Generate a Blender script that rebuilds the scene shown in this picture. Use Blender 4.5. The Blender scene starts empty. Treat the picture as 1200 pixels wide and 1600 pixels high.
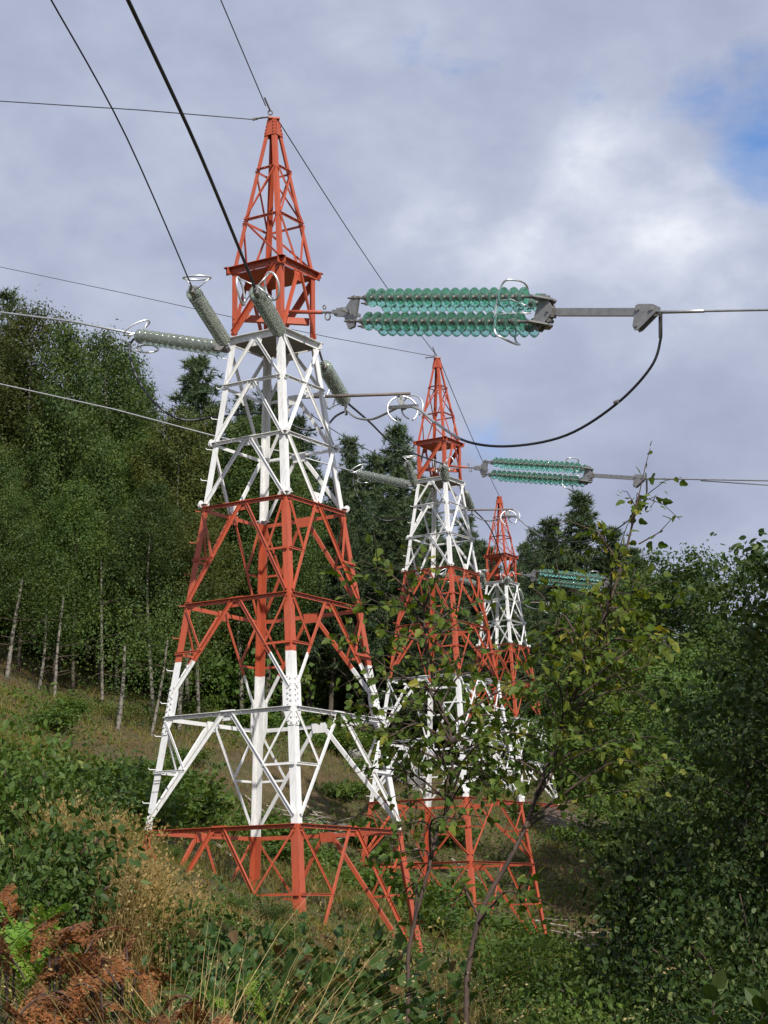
import bpy, math, random
import numpy as np
from mathutils import Vector, Matrix
R = math.radians
sc = bpy.context.scene
COL = sc.collection

# ------------------------------------------------------------------ camera
FOC, PITCH, ROLL = 3000.0, R(12.296), R(0.828)      # focal length in photo pixels (photo 1200 x 1600)
_r0 = Vector((1, 0, 0)); _u0 = Vector((0, -math.sin(PITCH), math.cos(PITCH))); _f = Vector((0, math.cos(PITCH), math.sin(PITCH)))
_r = _r0 * math.cos(ROLL) - _u0 * math.sin(ROLL)
_u = _r0 * math.sin(ROLL) + _u0 * math.cos(ROLL)
cd = bpy.data.cameras.new('camera'); cam = bpy.data.objects.new('camera', cd); COL.objects.link(cam)
cd.sensor_fit = 'VERTICAL'; cd.sensor_height = 36; cd.lens = 36 * FOC / 1600; cd.clip_end = 5000; cd.clip_start = 0.1
b = -_f
cam.matrix_world = Matrix(((_r.x, _u.x, b.x, 0), (_r.y, _u.y, b.y, 0), (_r.z, _u.z, b.z, 0), (0, 0, 0, 1)))
sc.camera = cam
sc.render.resolution_x = 768; sc.render.resolution_y = 1024
sc.view_settings.view_transform = 'Standard'; sc.view_settings.look = 'None'
sc.view_settings.gamma = 1; sc.view_settings.use_curve_mapping = False
sc.view_settings.exposure = 0.13

# ------------------------------------------------------------------ sky and sun
SUN_AZ, SUN_EL = 20.0, 42.0          # azimuth measured from straight behind the camera towards the right
sund = Vector((math.sin(R(SUN_AZ)) * math.cos(R(SUN_EL)), -math.cos(R(SUN_AZ)) * math.cos(R(SUN_EL)), math.sin(R(SUN_EL))))
W = bpy.data.worlds.new('World'); sc.world = W; W.use_nodes = True
nt = W.node_tree; nt.nodes.clear()
def N(t, typ, **kw):
    n = t.nodes.new(typ)
    for k, v in kw.items(): setattr(n, k, v)
    return n
def ramp(t, stops, fac=None):
    n = N(t, 'ShaderNodeValToRGB'); e = n.color_ramp.elements
    while len(e) < len(stops): e.new(0.5)
    for i, (p, c) in enumerate(stops):
        e[i].position = p; e[i].color = (c if len(c) == 4 else (*c, 1)) if not isinstance(c, (int, float)) else (c, c, c, 1)
    if fac is not None: t.links.new(fac, n.inputs[0])
    return n
def mixc(t, a, b_, f, mode='MIX'):
    n = N(t, 'ShaderNodeMix', data_type='RGBA', blend_type=mode)
    for s, v in ((n.inputs[0], f), (n.inputs[6], a), (n.inputs[7], b_)):
        if hasattr(v, 'is_output'): t.links.new(v, s)
        elif isinstance(v, (int, float)): s.default_value = v
        else: s.default_value = (*v, 1) if len(v) == 3 else v
    return n.outputs[2]
def math_(t, op, a, b_=0.0, c=None):
    n = N(t, 'ShaderNodeMath', operation=op)
    for i, v in enumerate((a, b_) if c is None else (a, b_, c)):
        if hasattr(v, 'is_output'): t.links.new(v, n.inputs[i])
        else: n.inputs[i].default_value = v
    return n.outputs[0]
sky = N(nt, 'ShaderNodeTexSky', sky_type='NISHITA', sun_disc=False)
sky.sun_elevation = R(SUN_EL); sky.sun_rotation = R(180 - SUN_AZ); sky.altitude = 300; sky.ozone_density = 1.6
tc = N(nt, 'ShaderNodeTexCoord')
def dirpx(px, py):
    v = (_f * FOC + _r * (px - 600) + _u * (800 - py)); return v.normalized()
def noise(t, vec, scale, detail=6, rough=0.55, dist=0.0, off=(0, 0, 0), sc3=(1, 1, 1)):
    mp = N(t, 'ShaderNodeMapping'); mp.inputs['Location'].default_value = off; mp.inputs['Scale'].default_value = sc3
    t.links.new(vec, mp.inputs[0])
    n = N(t, 'ShaderNodeTexNoise'); t.links.new(mp.outputs[0], n.inputs['Vector'])
    n.inputs['Scale'].default_value = scale; n.inputs['Detail'].default_value = detail
    n.inputs['Roughness'].default_value = rough; n.inputs['Distortion'].default_value = dist
    return n.outputs[0]
def blob(px, py, rad):      # soft patch of the cloud deck round one sky direction
    d = N(nt, 'ShaderNodeVectorMath', operation='DISTANCE'); nt.links.new(tc.outputs['Generated'], d.inputs[0])
    d.inputs[1].default_value = dirpx(px, py)
    m = N(nt, 'ShaderNodeMapRange', interpolation_type='SMOOTHSTEP'); nt.links.new(d.outputs['Value'], m.inputs[0])
    m.inputs[1].default_value = 0; m.inputs[2].default_value = rad / FOC; m.inputs[3].default_value = 1; m.inputs[4].default_value = 0
    return m.outputs[0]
G_ = tc.outputs['Generated']
n_big = noise(nt, G_, 5.0, 7, 0.5, 0.3, (3.1, 0.4, 1.7), (1, 1, 1.8))
n_mid = noise(nt, G_, 15, 8, 0.56, 0.12, (0.2, 5.4, 2.2), (1, 1, 1.5))
n_wis = noise(nt, G_, 14, 8, 0.58, 0.2, (7.2, 1.4, 4.2), (1, 1, 1.6))
light = math_(nt, 'ADD', math_(nt, 'MULTIPLY', n_big, 0.5), math_(nt, 'MULTIPLY', n_mid, 0.5))
for (px, py, rad, k) in ((905, 250, 130, .12), (1000, 320, 240, .07), (1090, 430, 250, .17), (820, 400, 90, .10), (930, 400, 120, .05), (700, 330, 200, .03), (640, 260, 330, .04), (1150, 560, 220, .03),
                         (600, 40, 700, -.03), (760, 215, 160, -.06), (800, 620, 380, -.03), (100, 330, 500, .02)):
    light = math_(nt, 'ADD', light, math_(nt, 'MULTIPLY', blob(px, py, rad), k))
cloud = ramp(nt, [(0.32, (3.25, 3.6, 4.95)), (0.48, (3.95, 4.35, 5.75)), (0.60, (4.7, 5.15, 6.5)), (0.70, (6.1, 6.5, 7.6)), (0.80, (8.4, 8.7, 9.3))], light)
gap = math_(nt, 'ADD', math_(nt, 'MULTIPLY', n_wis, 0.8), math_(nt, 'MULTIPLY', n_mid, 0.25))
for (px, py, rad, k) in ((1200, 195, 200, .36), (1110, 190, 130, .10), (1050, 150, 90, .05), (870, 180, 130, .10), (990, 310, 60, .10), (740, 110, 200, .02), (1195, 270, 100, .05)):
    gap = math_(nt, 'ADD', gap, math_(nt, 'MULTIPLY', blob(px, py, rad), k))
gm = ramp(nt, [(0.65, 0.0), (0.92, 0.95)], gap)
bluesky = mixc(nt, sky.outputs[0], (.95, 1.25, 1.6), 1.0, 'MULTIPLY')
skyc = mixc(nt, cloud.outputs[0], bluesky, gm.outputs[0])
bg = N(nt, 'ShaderNodeBackground'); bg.inputs[1].default_value = 0.10
nt.links.new(skyc, bg.inputs[0])
wo = N(nt, 'ShaderNodeOutputWorld'); nt.links.new(bg.outputs[0], wo.inputs[0])
sl = bpy.data.lights.new('sun', 'SUN'); sl.energy = 4.6; sl.angle = R(0.6); sl.color = (1.0, 0.95, 0.86)
so = bpy.data.objects.new('sun', sl); COL.objects.link(so); so.rotation_euler = sund.to_track_quat('Z', 'Y').to_euler(); so.location = (10, -20, 40)

# ------------------------------------------------------------------ helpers
rng = np.random.default_rng(7); random.seed(7)
def P(px, py, y):
    """world point seen at photo pixel px,py at the distance y in front of the camera"""
    d = _f * FOC + _r * (px - 600) + _u * (800 - py)
    return d * (y / d.y)
def tag(o, label=None, cat=None, group=None, kind=None):
    if label: o['label'] = label
    if cat: o['category'] = cat
    if group: o['group'] = group
    if kind: o['kind'] = kind
    return o
def empty(name, loc=(0, 0, 0), rz=0):
    o = bpy.data.objects.new(name, None); COL.objects.link(o); o.location = loc; o.rotation_euler = (0, 0, rz); o.empty_display_size = 0.2
    return o
def link(name, me, parent=None, loc=None):
    o = bpy.data.objects.new(name, me); COL.objects.link(o)
    if parent: o.parent = parent
    if loc is not None: o.location = loc
    return o
def mesh_from(name, verts, faces_groups, mats=(), smooth=False):
    """faces_groups: list of (array (n,k), material index)"""
    verts = np.asarray(verts, dtype=np.float32)
    me = bpy.data.meshes.new(name)
    nl = sum(f.size for f, m in faces_groups); nf = sum(len(f) for f, m in faces_groups)
    me.vertices.add(len(verts)); me.vertices.foreach_set('co', verts.ravel())
    me.loops.add(nl); me.polygons.add(nf)
    me.loops.foreach_set('vertex_index', np.concatenate([np.asarray(f, dtype=np.int32).ravel() for f, m in faces_groups]))
    tot = np.concatenate([np.full(len(f), f.shape[1], dtype=np.int32) for f, m in faces_groups])
    st = np.concatenate([[0], np.cumsum(tot)[:-1]]).astype(np.int32)
    me.polygons.foreach_set('loop_start', st)
    me.polygons.foreach_set('material_index', np.concatenate([np.full(len(f), m, dtype=np.int32) for f, m in faces_groups]))
    me.polygons.foreach_set('use_smooth', np.full(nf, bool(smooth)))
    for m in mats: me.materials.append(m)
    me.update(calc_edges=True); me.validate()
    return me
class MB:
    """collects simple shapes and makes one mesh of them"""
    def __init__(s): s.v = []; s.f = {}; s.n = 0
    def add(s, vs, fs, m=0):
        for f in fs: s.f.setdefault((len(f), m), []).append([i + s.n for i in f])
        s.v.extend([tuple(v) for v in vs]); s.n += len(vs)
    def prism(s, p1, p2, poly, ax, ay, m=0):
        k = len(poly); vs = [p1 + ax * a + ay * b_ for a, b_ in poly] + [p2 + ax * a + ay * b_ for a, b_ in poly]
        fs = [(i, (i + 1) % k, k + (i + 1) % k, k + i) for i in range(k)]
        s.add(vs, fs + [tuple(range(k))[::-1], tuple(range(k, 2 * k))], m)
    def box(s, p1, p2, w, h, up=None, m=0):
        d = (p2 - p1).normalized(); up = up or Vector((0, 0, 1))
        if abs(d.dot(up)) > .98: up = Vector((0, 1, 0))
        a = d.cross(up).normalized(); c = a.cross(d).normalized()
        s.prism(p1, p2, [(-w / 2, -h / 2), (w / 2, -h / 2), (w / 2, h / 2), (-w / 2, h / 2)], a, c, m)
    def tube(s, pts, rad, n=6, m=0, closed=False):
        k = len(pts); rad = [rad] * k if isinstance(rad, (int, float)) else rad
        vs = []; prev = None
        for i, p in enumerate(pts):
            if closed: d = (pts[(i + 1) % k] - pts[i - 1])
            else: d = pts[min(i + 1, k - 1)] - pts[max(i - 1, 0)]
            d = d.normalized()
            if prev is None:
                prev = d.cross(Vector((0, 0, 1)) if abs(d.z) < .9 else Vector((1, 0, 0))).normalized()
            a = (prev - d * prev.dot(d)).normalized(); prev = a; c = d.cross(a)
            for j in range(n):
                t = 2 * math.pi * j / n; vs.append(p + (a * math.cos(t) + c * math.sin(t)) * rad[i])
        fs = []
        for i in range(k if closed else k - 1):
            i2 = (i + 1) % k
            for j in range(n): fs.append((i * n + j, i * n + (j + 1) % n, i2 * n + (j + 1) % n, i2 * n + j))
        if not closed: fs += [tuple(range(n))[::-1], tuple(range((k - 1) * n, k * n))]
        s.add(vs, fs, m)
    def lathe(s, prof, n, m=0):      # about +x
        vs = []; k = len(prof)
        for (x, r_) in prof:
            for j in range(n):
                t = 2 * math.pi * j / n; vs.append(Vector((x, r_ * math.cos(t), r_ * math.sin(t))))
        fs = [(i * n + j, i * n + (j + 1) % n, (i + 1) * n + (j + 1) % n, (i + 1) * n + j) for i in range(k - 1) for j in range(n)]
        fs += [tuple(range(n))[::-1], tuple(range((k - 1) * n, k * n))]
        s.add(vs, fs, m)
    def mesh(s, name, mats, smooth=False):
        return mesh_from(name, s.v, [(np.array(f), m) for (k, m), f in s.f.items()], mats if isinstance(mats, (list, tuple)) else [mats], smooth)
    def build(s, name, mats, parent=None, smooth=False, loc=None):
        return link(name, s.mesh(name, mats, smooth), parent, loc)
def kids(o): return [c for c in KIDS.get(o.name, [])]
KIDS = {}
def copy_thing(root, loc, rz=None, scale=None, label=None):
    c = root.copy(); COL.objects.link(c); c.location = loc
    if rz is not None: c.rotation_euler = (0, 0, rz)
    if scale is not None: c.scale = scale
    if label: c['label'] = label
    def rec(o, par):
        for ch in o.children:
            d = ch.copy(); COL.objects.link(d); d.parent = par; rec(ch, d)
    rec(root, c)
    return c

# ------------------------------------------------------------------ materials
def mat(name):
    m = bpy.data.materials.new(name); m.use_nodes = True; t = m.node_tree; t.nodes.clear()
    out = N(t, 'ShaderNodeOutputMaterial'); p = N(t, 'ShaderNodeBsdfPrincipled'); t.links.new(p.outputs[0], out.inputs[0])
    return m, t, p, out
def paint(name, c1, c2, chip, rough=0.45):
    m, t, p, out = mat(name)
    co = N(t, 'ShaderNodeTexCoord').outputs['Object']; gi = N(t, 'ShaderNodeObjectInfo')
    n1 = noise(t, co, 2.2, 5, .6); n2 = noise(t, co, 28, 5, .7); n3 = noise(t, co, 6, 5, .6, 0, (0, 0, 0), (6, 6, .7))
    base = mixc(t, c1, c2, ramp(t, [(.35, 0.), (.68, 1.)], n1).outputs[0])
    base = mixc(t, base, [x * .72 for x in c2], math_(t, 'MULTIPLY', ramp(t, [(.48, 0.), (.72, 1.)], n3).outputs[0], .8))
    base = mixc(t, base, chip, ramp(t, [(.70, 0.), (.735, 1.)], n2).outputs[0])
    base = mixc(t, base, (0, 0, 0), math_(t, 'MULTIPLY', gi.outputs['Random'], .10))
    t.links.new(base, p.inputs['Base Color']); p.inputs['Roughness'].default_value = rough
    p.inputs['Specular IOR Level'].default_value = .4
    b_ = N(t, 'ShaderNodeBump'); b_.inputs[0].default_value = .25; b_.inputs[1].default_value = .004; t.links.new(n2, b_.inputs['Height']); t.links.new(b_.outputs[0], p.inputs['Normal'])
    return m
M_RED = paint('red_paint', (.52, .098, .042), (.45, .10, .052), (.26, .17, .13))
M_WHITE = paint('white_paint', (.86, .86, .86), (.80, .80, .79), (.50, .47, .43))
def metal(name, c, rough, met=0.85, var=.25):
    m, t, p, out = mat(name)
    co = N(t, 'ShaderNodeTexCoord').outputs['Object']; n1 = noise(t, co, 9, 5, .65)
    t.links.new(mixc(t, c, [x * (1 - var) for x in c], ramp(t, [(.4, 0.), (.65, 1.)], n1).outputs[0]), p.inputs['Base Color'])
    p.inputs['Metallic'].default_value = met; p.inputs['Roughness'].default_value = rough
    return m
M_GALV = metal('galvanised_steel', (.30, .30, .30), .55, .5)
M_ALU = metal('aluminium_tube', (.72, .73, .74), .38, .7, .12)
M_WIRE = metal('weathered_cable', (.10, .10, .11), .55, .6)
M_WIREDK = metal('dark_cable', (.030, .032, .038), .6, .2)
M_WIRELT = metal('aluminium_cable', (.48, .49, .50), .5, .6)
M_RUST = metal('brown_pipe', (.20, .165, .15), .6, .2)
M_CAP = metal('dark_iron_cap', (.21, .20, .185), .6, .3)
def glass(name, col, tr):
    m, t, p, out = mat(name)
    p.inputs['Base Color'].default_value = (*col, 1); p.inputs['Roughness'].default_value = .06
    p.inputs['IOR'].default_value = 1.5; p.inputs['Transmission Weight'].default_value = tr
    fr = N(t, 'ShaderNodeBsdfTranslucent'); fr.inputs[0].default_value = (*col, 1)
    mx = N(t, 'ShaderNodeMixShader'); mx.inputs[0].default_value = .05
    t.links.new(p.outputs[0], mx.inputs[1]); t.links.new(fr.outputs[0], mx.inputs[2]); t.links.new(mx.outputs[0], out.inputs[0])
    return m
M_GLASS = glass('green_glass', (.50, .95, .80), .90)
M_GLASSG = glass('grey_lit_glass', (.82, .90, .82), .9)  # green glass toned grey for the light it is seen against
def leafmat(name, cols, trans=.32, var=.35, rough=.5):
    """cols = colour stops picked per leaf; each plant shifts a little in brightness"""
    m, t, p, out = mat(name)
    g = N(t, 'ShaderNodeNewGeometry'); oi = N(t, 'ShaderNodeObjectInfo')
    r_ = ramp(t, [(i / max(1, len(cols) - 1), c) for i, c in enumerate(cols)], g.outputs['Random Per Island'])
    co = N(t, 'ShaderNodeTexCoord').outputs['Object']; nz = noise(t, co, .9, 3, .5)
    c = mixc(t, r_.outputs[0], mixc(t, r_.outputs[0], (1.35, 1.12, .8), 1.0, 'MULTIPLY'), ramp(t, [(.4, 0.), (.65, 1.)], nz).outputs[0])
    v = math_(t, 'ADD', math_(t, 'MULTIPLY', oi.outputs['Random'], var), 1 - var / 2)
    hs = N(t, 'ShaderNodeHueSaturation'); t.links.new(c, hs.inputs['Color']); t.links.new(v, hs.inputs['Value'])
    t.links.new(hs.outputs[0], p.inputs['Base Color']); p.inputs['Roughness'].default_value = rough
    p.inputs['Specular IOR Level'].default_value = .18
    tr = N(t, 'ShaderNodeBsdfTranslucent'); t.links.new(mixc(t, hs.outputs[0], (1.5, 1.5, .5), 1.0, 'MULTIPLY'), tr.inputs[0])
    mx = N(t, 'ShaderNodeMixShader'); mx.inputs[0].default_value = trans
    t.links.new(p.outputs[0], mx.inputs[1]); t.links.new(tr.outputs[0], mx.inputs[2]); t.links.new(mx.outputs[0], out.inputs[0])
    return m
M_BIRCHLEAF = leafmat('birch_leaves', [(.044, .086, .026), (.062, .108, .033), (.082, .126, .038), (.05, .094, .03)], var=.75)
M_OLIVE = leafmat('olive_leaves', [(.058, .084, .026), (.078, .104, .03), (.10, .122, .036), (.066, .09, .028)], var=.7)
M_DARKLEAF = leafmat('dark_leaves', [(.045, .090, .022), (.065, .12, .03), (.085, .14, .038)], .28, .6)
M_PINE = leafmat('pine_needles', [(.042, .075, .040), (.06, .098, .052), (.085, .12, .068)], .12, .5)
M_SAPLEAF = leafmat('sapling_leaves', [(.050, .095, .018), (.075, .125, .022), (.06, .105, .02), (.12, .17, .035), (.05, .09, .02), (.07, .11, .022), (.21, .22, .04)], .35)
M_RIGHTLEAF = leafmat('shade_toned_leaves', [(.024, .052, .013), (.036, .07, .017), (.05, .09, .022), (.028, .058, .015), (.05, .09, .022), (.03, .06, .015), (.14, .19, .07)], .25, .6)  # darkened greens stand in for shade, last pale stop for shiny highlights
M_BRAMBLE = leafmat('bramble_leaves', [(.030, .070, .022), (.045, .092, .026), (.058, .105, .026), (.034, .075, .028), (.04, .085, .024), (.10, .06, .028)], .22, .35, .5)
M_THICKET = leafmat('shade_toned_thicket', [(.016, .036, .010), (.026, .052, .013), (.036, .068, .018), (.02, .042, .011), (.03, .06, .014), (.13, .17, .07)], .22, .5)  # deep shade put into the greens, a few pale highlights painted in
M_STRAW = leafmat('straw', [(.40, .32, .17), (.34, .27, .13), (.50, .42, .25), (.26, .24, .11)], .3, .1, .55)
M_SHRUB = leafmat('shrub_leaves', [(.045, .095, .020), (.07, .13, .030), (.09, .15, .035), (.06, .10, .03)], .3)
M_HILLGRASS = leafmat('hillside_grass', [(.15, .125, .045), (.115, .11, .036), (.19, .155, .065), (.085, .10, .03)], .3, .1, .6)
M_GRASS = leafmat('dry_grass', [(.30, .225, .11), (.24, .185, .085), (.38, .30, .16), (.17, .16, .06)], .3, .1, .6)
M_GREENGRASS = leafmat('green_grass', [(.10, .13, .03), (.14, .15, .04), (.20, .17, .06), (.08, .12, .03)], .3, .1, .6)
M_BRACKEN = leafmat('brown_bracken', [(.155, .066, .030), (.21, .092, .042), (.10, .045, .025), (.27, .14, .066)], .2, .3, .7)
M_FERN = leafmat('green_fern', [(.13, .25, .035), (.17, .30, .05), (.10, .21, .03)], .4, .1, .5)
def bark(name, c1, c2, birch=False):
    m, t, p, out = mat(name)
    co = N(t, 'ShaderNodeTexCoord').outputs['Object']
    n1 = noise(t, co, 3.2, 5, .65, 0, (0, 0, 0), (1, 1, 2.2) if birch else (3, 3, .5))
    t.links.new(mixc(t, c1, c2, ramp(t, [(.48, 0.), (.58, 1.)], n1).outputs[0]), p.inputs['Base Color']); p.inputs['Roughness'].default_value = .85
    b_ = N(t, 'ShaderNodeBump'); b_.inputs[0].default_value = .5; b_.inputs[1].default_value = .02; t.links.new(n1, b_.inputs['Height']); t.links.new(b_.outputs[0], p.inputs['Normal'])
    return m
M_BIRCHBARK = bark('birch_bark', (.20, .18, .15), (.06, .05, .04), True)
M_BARK = bark('grey_bark', (.10, .08, .06), (.055, .042, .033))
M_TWIG = bark('twig_bark', (.085, .055, .042), (.045, .032, .026))
M_DEADWOOD = bark('dead_wood', (.34, .30, .25), (.20, .165, .13))
m, t, p, out = mat('ground_soil'); M_GROUND = m
co = N(t, 'ShaderNodeTexCoord').outputs['Object']
g1 = noise(t, co, .22, 5, .6, .3); g2 = noise(t, co, 1.3, 6, .65); g3 = noise(t, co, 9, 6, .7)
c_ = mixc(t, (.105, .066, .028), (.055, .075, .02), ramp(t, [(.42, 0.), (.6, 1.)], g1).outputs[0])
c_ = mixc(t, c_, (.17, .125, .055), math_(t, 'MULTIPLY', ramp(t, [(.45, 0.), (.7, 1.)], g2).outputs[0], .7))
c_ = mixc(t, c_, (.03, .032, .014), ramp(t, [(.5, 0.), (.72, 1.)], g3).outputs[0])
t.links.new(c_, p.inputs['Base Color']); p.inputs['Roughness'].default_value = .95
b_ = N(t, 'ShaderNodeBump'); b_.inputs[0].default_value = .9; b_.inputs[1].default_value = .12; t.links.new(g3, b_.inputs['Height']); t.links.new(b_.outputs[0], p.inputs['Normal'])
m, t, p, out = mat('bare_earth'); M_EARTH = m
co = N(t, 'ShaderNodeTexCoord').outputs['Object']; g2 = noise(t, co, 1.8, 7, .7)
t.links.new(mixc(t, (.13, .085, .062), (.055, .038, .028), ramp(t, [(.4, 0.), (.6, 1.)], g2).outputs[0]), p.inputs['Base Color']); p.inputs['Roughness'].default_value = .95
b_ = N(t, 'ShaderNodeBump'); b_.inputs[0].default_value = 1; b_.inputs[1].default_value = .1; t.links.new(g2, b_.inputs['Height']); t.links.new(b_.outputs[0], p.inputs['Normal'])
m, t, p, out = mat('grey_rock'); M_ROCK = m
co = N(t, 'ShaderNodeTexCoord').outputs['Object']; g2 = noise(t, co, 2.5, 7, .7)
t.links.new(mixc(t, (.30, .29, .27), (.13, .13, .11), ramp(t, [(.4, 0.), (.65, 1.)], g2).outputs[0]), p.inputs['Base Color']); p.inputs['Roughness'].default_value = .9

# ------------------------------------------------------------------ terrain
cps = []
for (px, py, y, dz) in ((215, 1325, 28.2, 0), (465, 1435, 26.6, 0), (655, 1503, 28.5, 0), (405, 1390, 30, 0),
        (565, 1410, 53, 0), (740, 1480, 51.2, 0), (865, 1530, 53.5, 0), (665, 1440, 55.5, 0),
        (0, 1050, 68, 0), (100, 1085, 68, 0), (240, 1140, 64, 0), (330, 1120, 72, 0), (450, 1140, 78, 0), (560, 1180, 74, 0), (640, 1220, 70, 0), (750, 1210, 85, 0),
        (900, 1290, 74, 0), (960, 1250, 88, 0), (900, 1400, 61, 0), (1000, 1590, 30, 0), (1150, 1420, 60, 0),
        (50, 1600, 9, -.35), (400, 1600, 10, -.4), (700, 1600, 11, -.35), (900, 1600, 12, -.4), (1150, 1600, 12, -.7),
        (50, 1250, 30, -.4), (50, 1150, 45, -.3), (150, 1380, 18, -.4), (350, 1450, 18, -.35), (600, 1520, 20, -.3), (800, 1560, 25, -.2)):
    q = P(px, py, y); cps.append((q.x, q.y, q.z + dz))
cps += [(0, 0, -1.6), (-3, 1, -1.2), (3, 1, -2.0), (-35, 110, 25), (0, 112, 14), (16, 112, 9), (34, 110, 4), (24, 75, -1), (30, 40, -5), (-25, 40, 7), (-10, 10, .8), (10, 12, -3),
        (0, -25, -1.6), (-30, 0, 4), (32, 0, -8), (-45, 80, 24), (0, 170, 26), (60, 160, 10), (-60, 170, 38), (-60, -60, 6), (60, -60, -14)]
cps = np.array(cps)
def _U(d2): return np.where(d2 > 1e-9, d2 * np.log(d2 + 1e-12), 0)
_n = len(cps); _A = np.zeros((_n + 3, _n + 3))
_d = ((cps[:, None, :2] - cps[None, :, :2]) ** 2).sum(2); _A[:_n, :_n] = _U(_d) + np.eye(_n) * 6.0
_A[:_n, _n] = 1; _A[:_n, _n + 1:] = cps[:, :2]; _A[_n, :_n] = 1; _A[_n + 1:, :_n] = cps[:, :2].T
_w = np.linalg.solve(_A, np.concatenate([cps[:, 2], [0, 0, 0]]))
def gz(x, y):
    x = np.asarray(x, float); y = np.asarray(y, float); sh = x.shape; x = x.ravel(); y = y.ravel()
    xc = np.clip(x, -60, 60); yc = np.clip(y, -60, 170)
    d2 = (xc[:, None] - cps[None, :, 0]) ** 2 + (yc[:, None] - cps[None, :, 1]) ** 2
    z = _U(d2) @ _w[:_n] + _w[_n] + _w[_n + 1] * xc + _w[_n + 2] * yc
    z += .10 * np.sin(x * 1.1 + 1.3 * np.sin(y * .7)) * np.sin(y * .9 + .8) + .05 * np.sin(x * 2.7 + y * 1.9)
    return z.reshape(sh)
def gz1(x, y): return float(gz([x], [y])[0])
xs = np.concatenate([[-900, -500, -300, -180, -120, -90, -70, -55], np.arange(-45, 45.1, .6), [55, 70, 90, 120, 180, 300, 500, 900]])
ys = np.concatenate([[-900, -500, -300, -150, -80, -50, -30, -18, -10, -5], np.arange(-2, 125, .6), [128, 134, 142, 155, 180, 240, 350, 550, 900]])
XX, YY = np.meshgrid(xs, ys); ZZ = gz(XX, YY)
far = np.maximum(np.abs(XX) - 60, 0) + np.maximum(YY - 170, 0) + np.maximum(-60 - YY, 0)
nx, ny = len(xs), len(ys)
idx = np.arange(nx * ny).reshape(ny, nx)
q_ = np.stack([idx[:-1, :-1], idx[:-1, 1:], idx[1:, 1:], idx[1:, :-1]], -1).reshape(-1, 4)
ground = link('ground', mesh_from('ground', np.stack([XX, YY, ZZ], -1).reshape(-1, 3), [(q_, 0)], [M_GROUND], True)); tag(ground, kind='structure')
def patch(name, cx, cy, rx, ry, material):      # an irregular patch of other ground lying on the hillside
    k = 26; vs = [(cx, cy, gz1(cx, cy) + .03)]; fs = []
    for r_ in range(1, 7):
        for j in range(k):
            a = 2 * math.pi * j / k; q = r_ / 6 * (1 + .28 * math.sin(3 * a + 1) + .14 * math.sin(7 * a))
            x, y = cx + rx * q * math.cos(a), cy + ry * q * math.sin(a); vs.append((x, y, gz1(x, y) + (.05 if r_ < 6 else -.05)))
    tri = np.array([(0, 1 + j, 1 + (j + 1) % k) for j in range(k)])
    qd = np.array([(1 + (r_ - 1) * k + j, 1 + r_ * k + j, 1 + r_ * k + (j + 1) % k, 1 + (r_ - 1) * k + (j + 1) % k) for r_ in range(1, 6) for j in range(k)])
    o = link(name, mesh_from(name, vs, [(tri, 0), (qd, 0)], [material], True)); tag(o, kind='structure'); return o
patch('bare_earth_bank', 7.6, 75, 2.6, 5.5, M_EARTH)

# ------------------------------------------------------------------ lattice pylons
YAW = R(12.78)
SLOPE = .1702
def rad(z):
    if z > 3.767: 
        pts = [(3.767, .641), (4.601, .457), (5.448, .268), (6.334, .075)]
        for (a, ra), (b2, rb) in zip(pts, pts[1:]):
            if z <= b2: return ra + (rb - ra) * (z - a) / (b2 - a)
        return .075
    if z > 2.646: return .650
    return 1.079 - SLOPE * z * (0.93 if z > 0 else 1)
UP_ = Vector((0, 0, 1))
def cdir(k): a = YAW + k * math.pi / 2; return Vector((math.sin(a), -math.cos(a), 0))
def corner(k, z, r_=None): return cdir(k) * (rad(z) if r_ is None else r_) + UP_ * z
def fnorm(k): return (cdir(k) + cdir((k + 1) % 4)).normalized()      # face k between corner k and k+1
def legw(z): return .068 if z > 3.767 else .094 if z > 2.6 else .10 if z > -1.5 else .112 if z > -4.7 else .124
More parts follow.
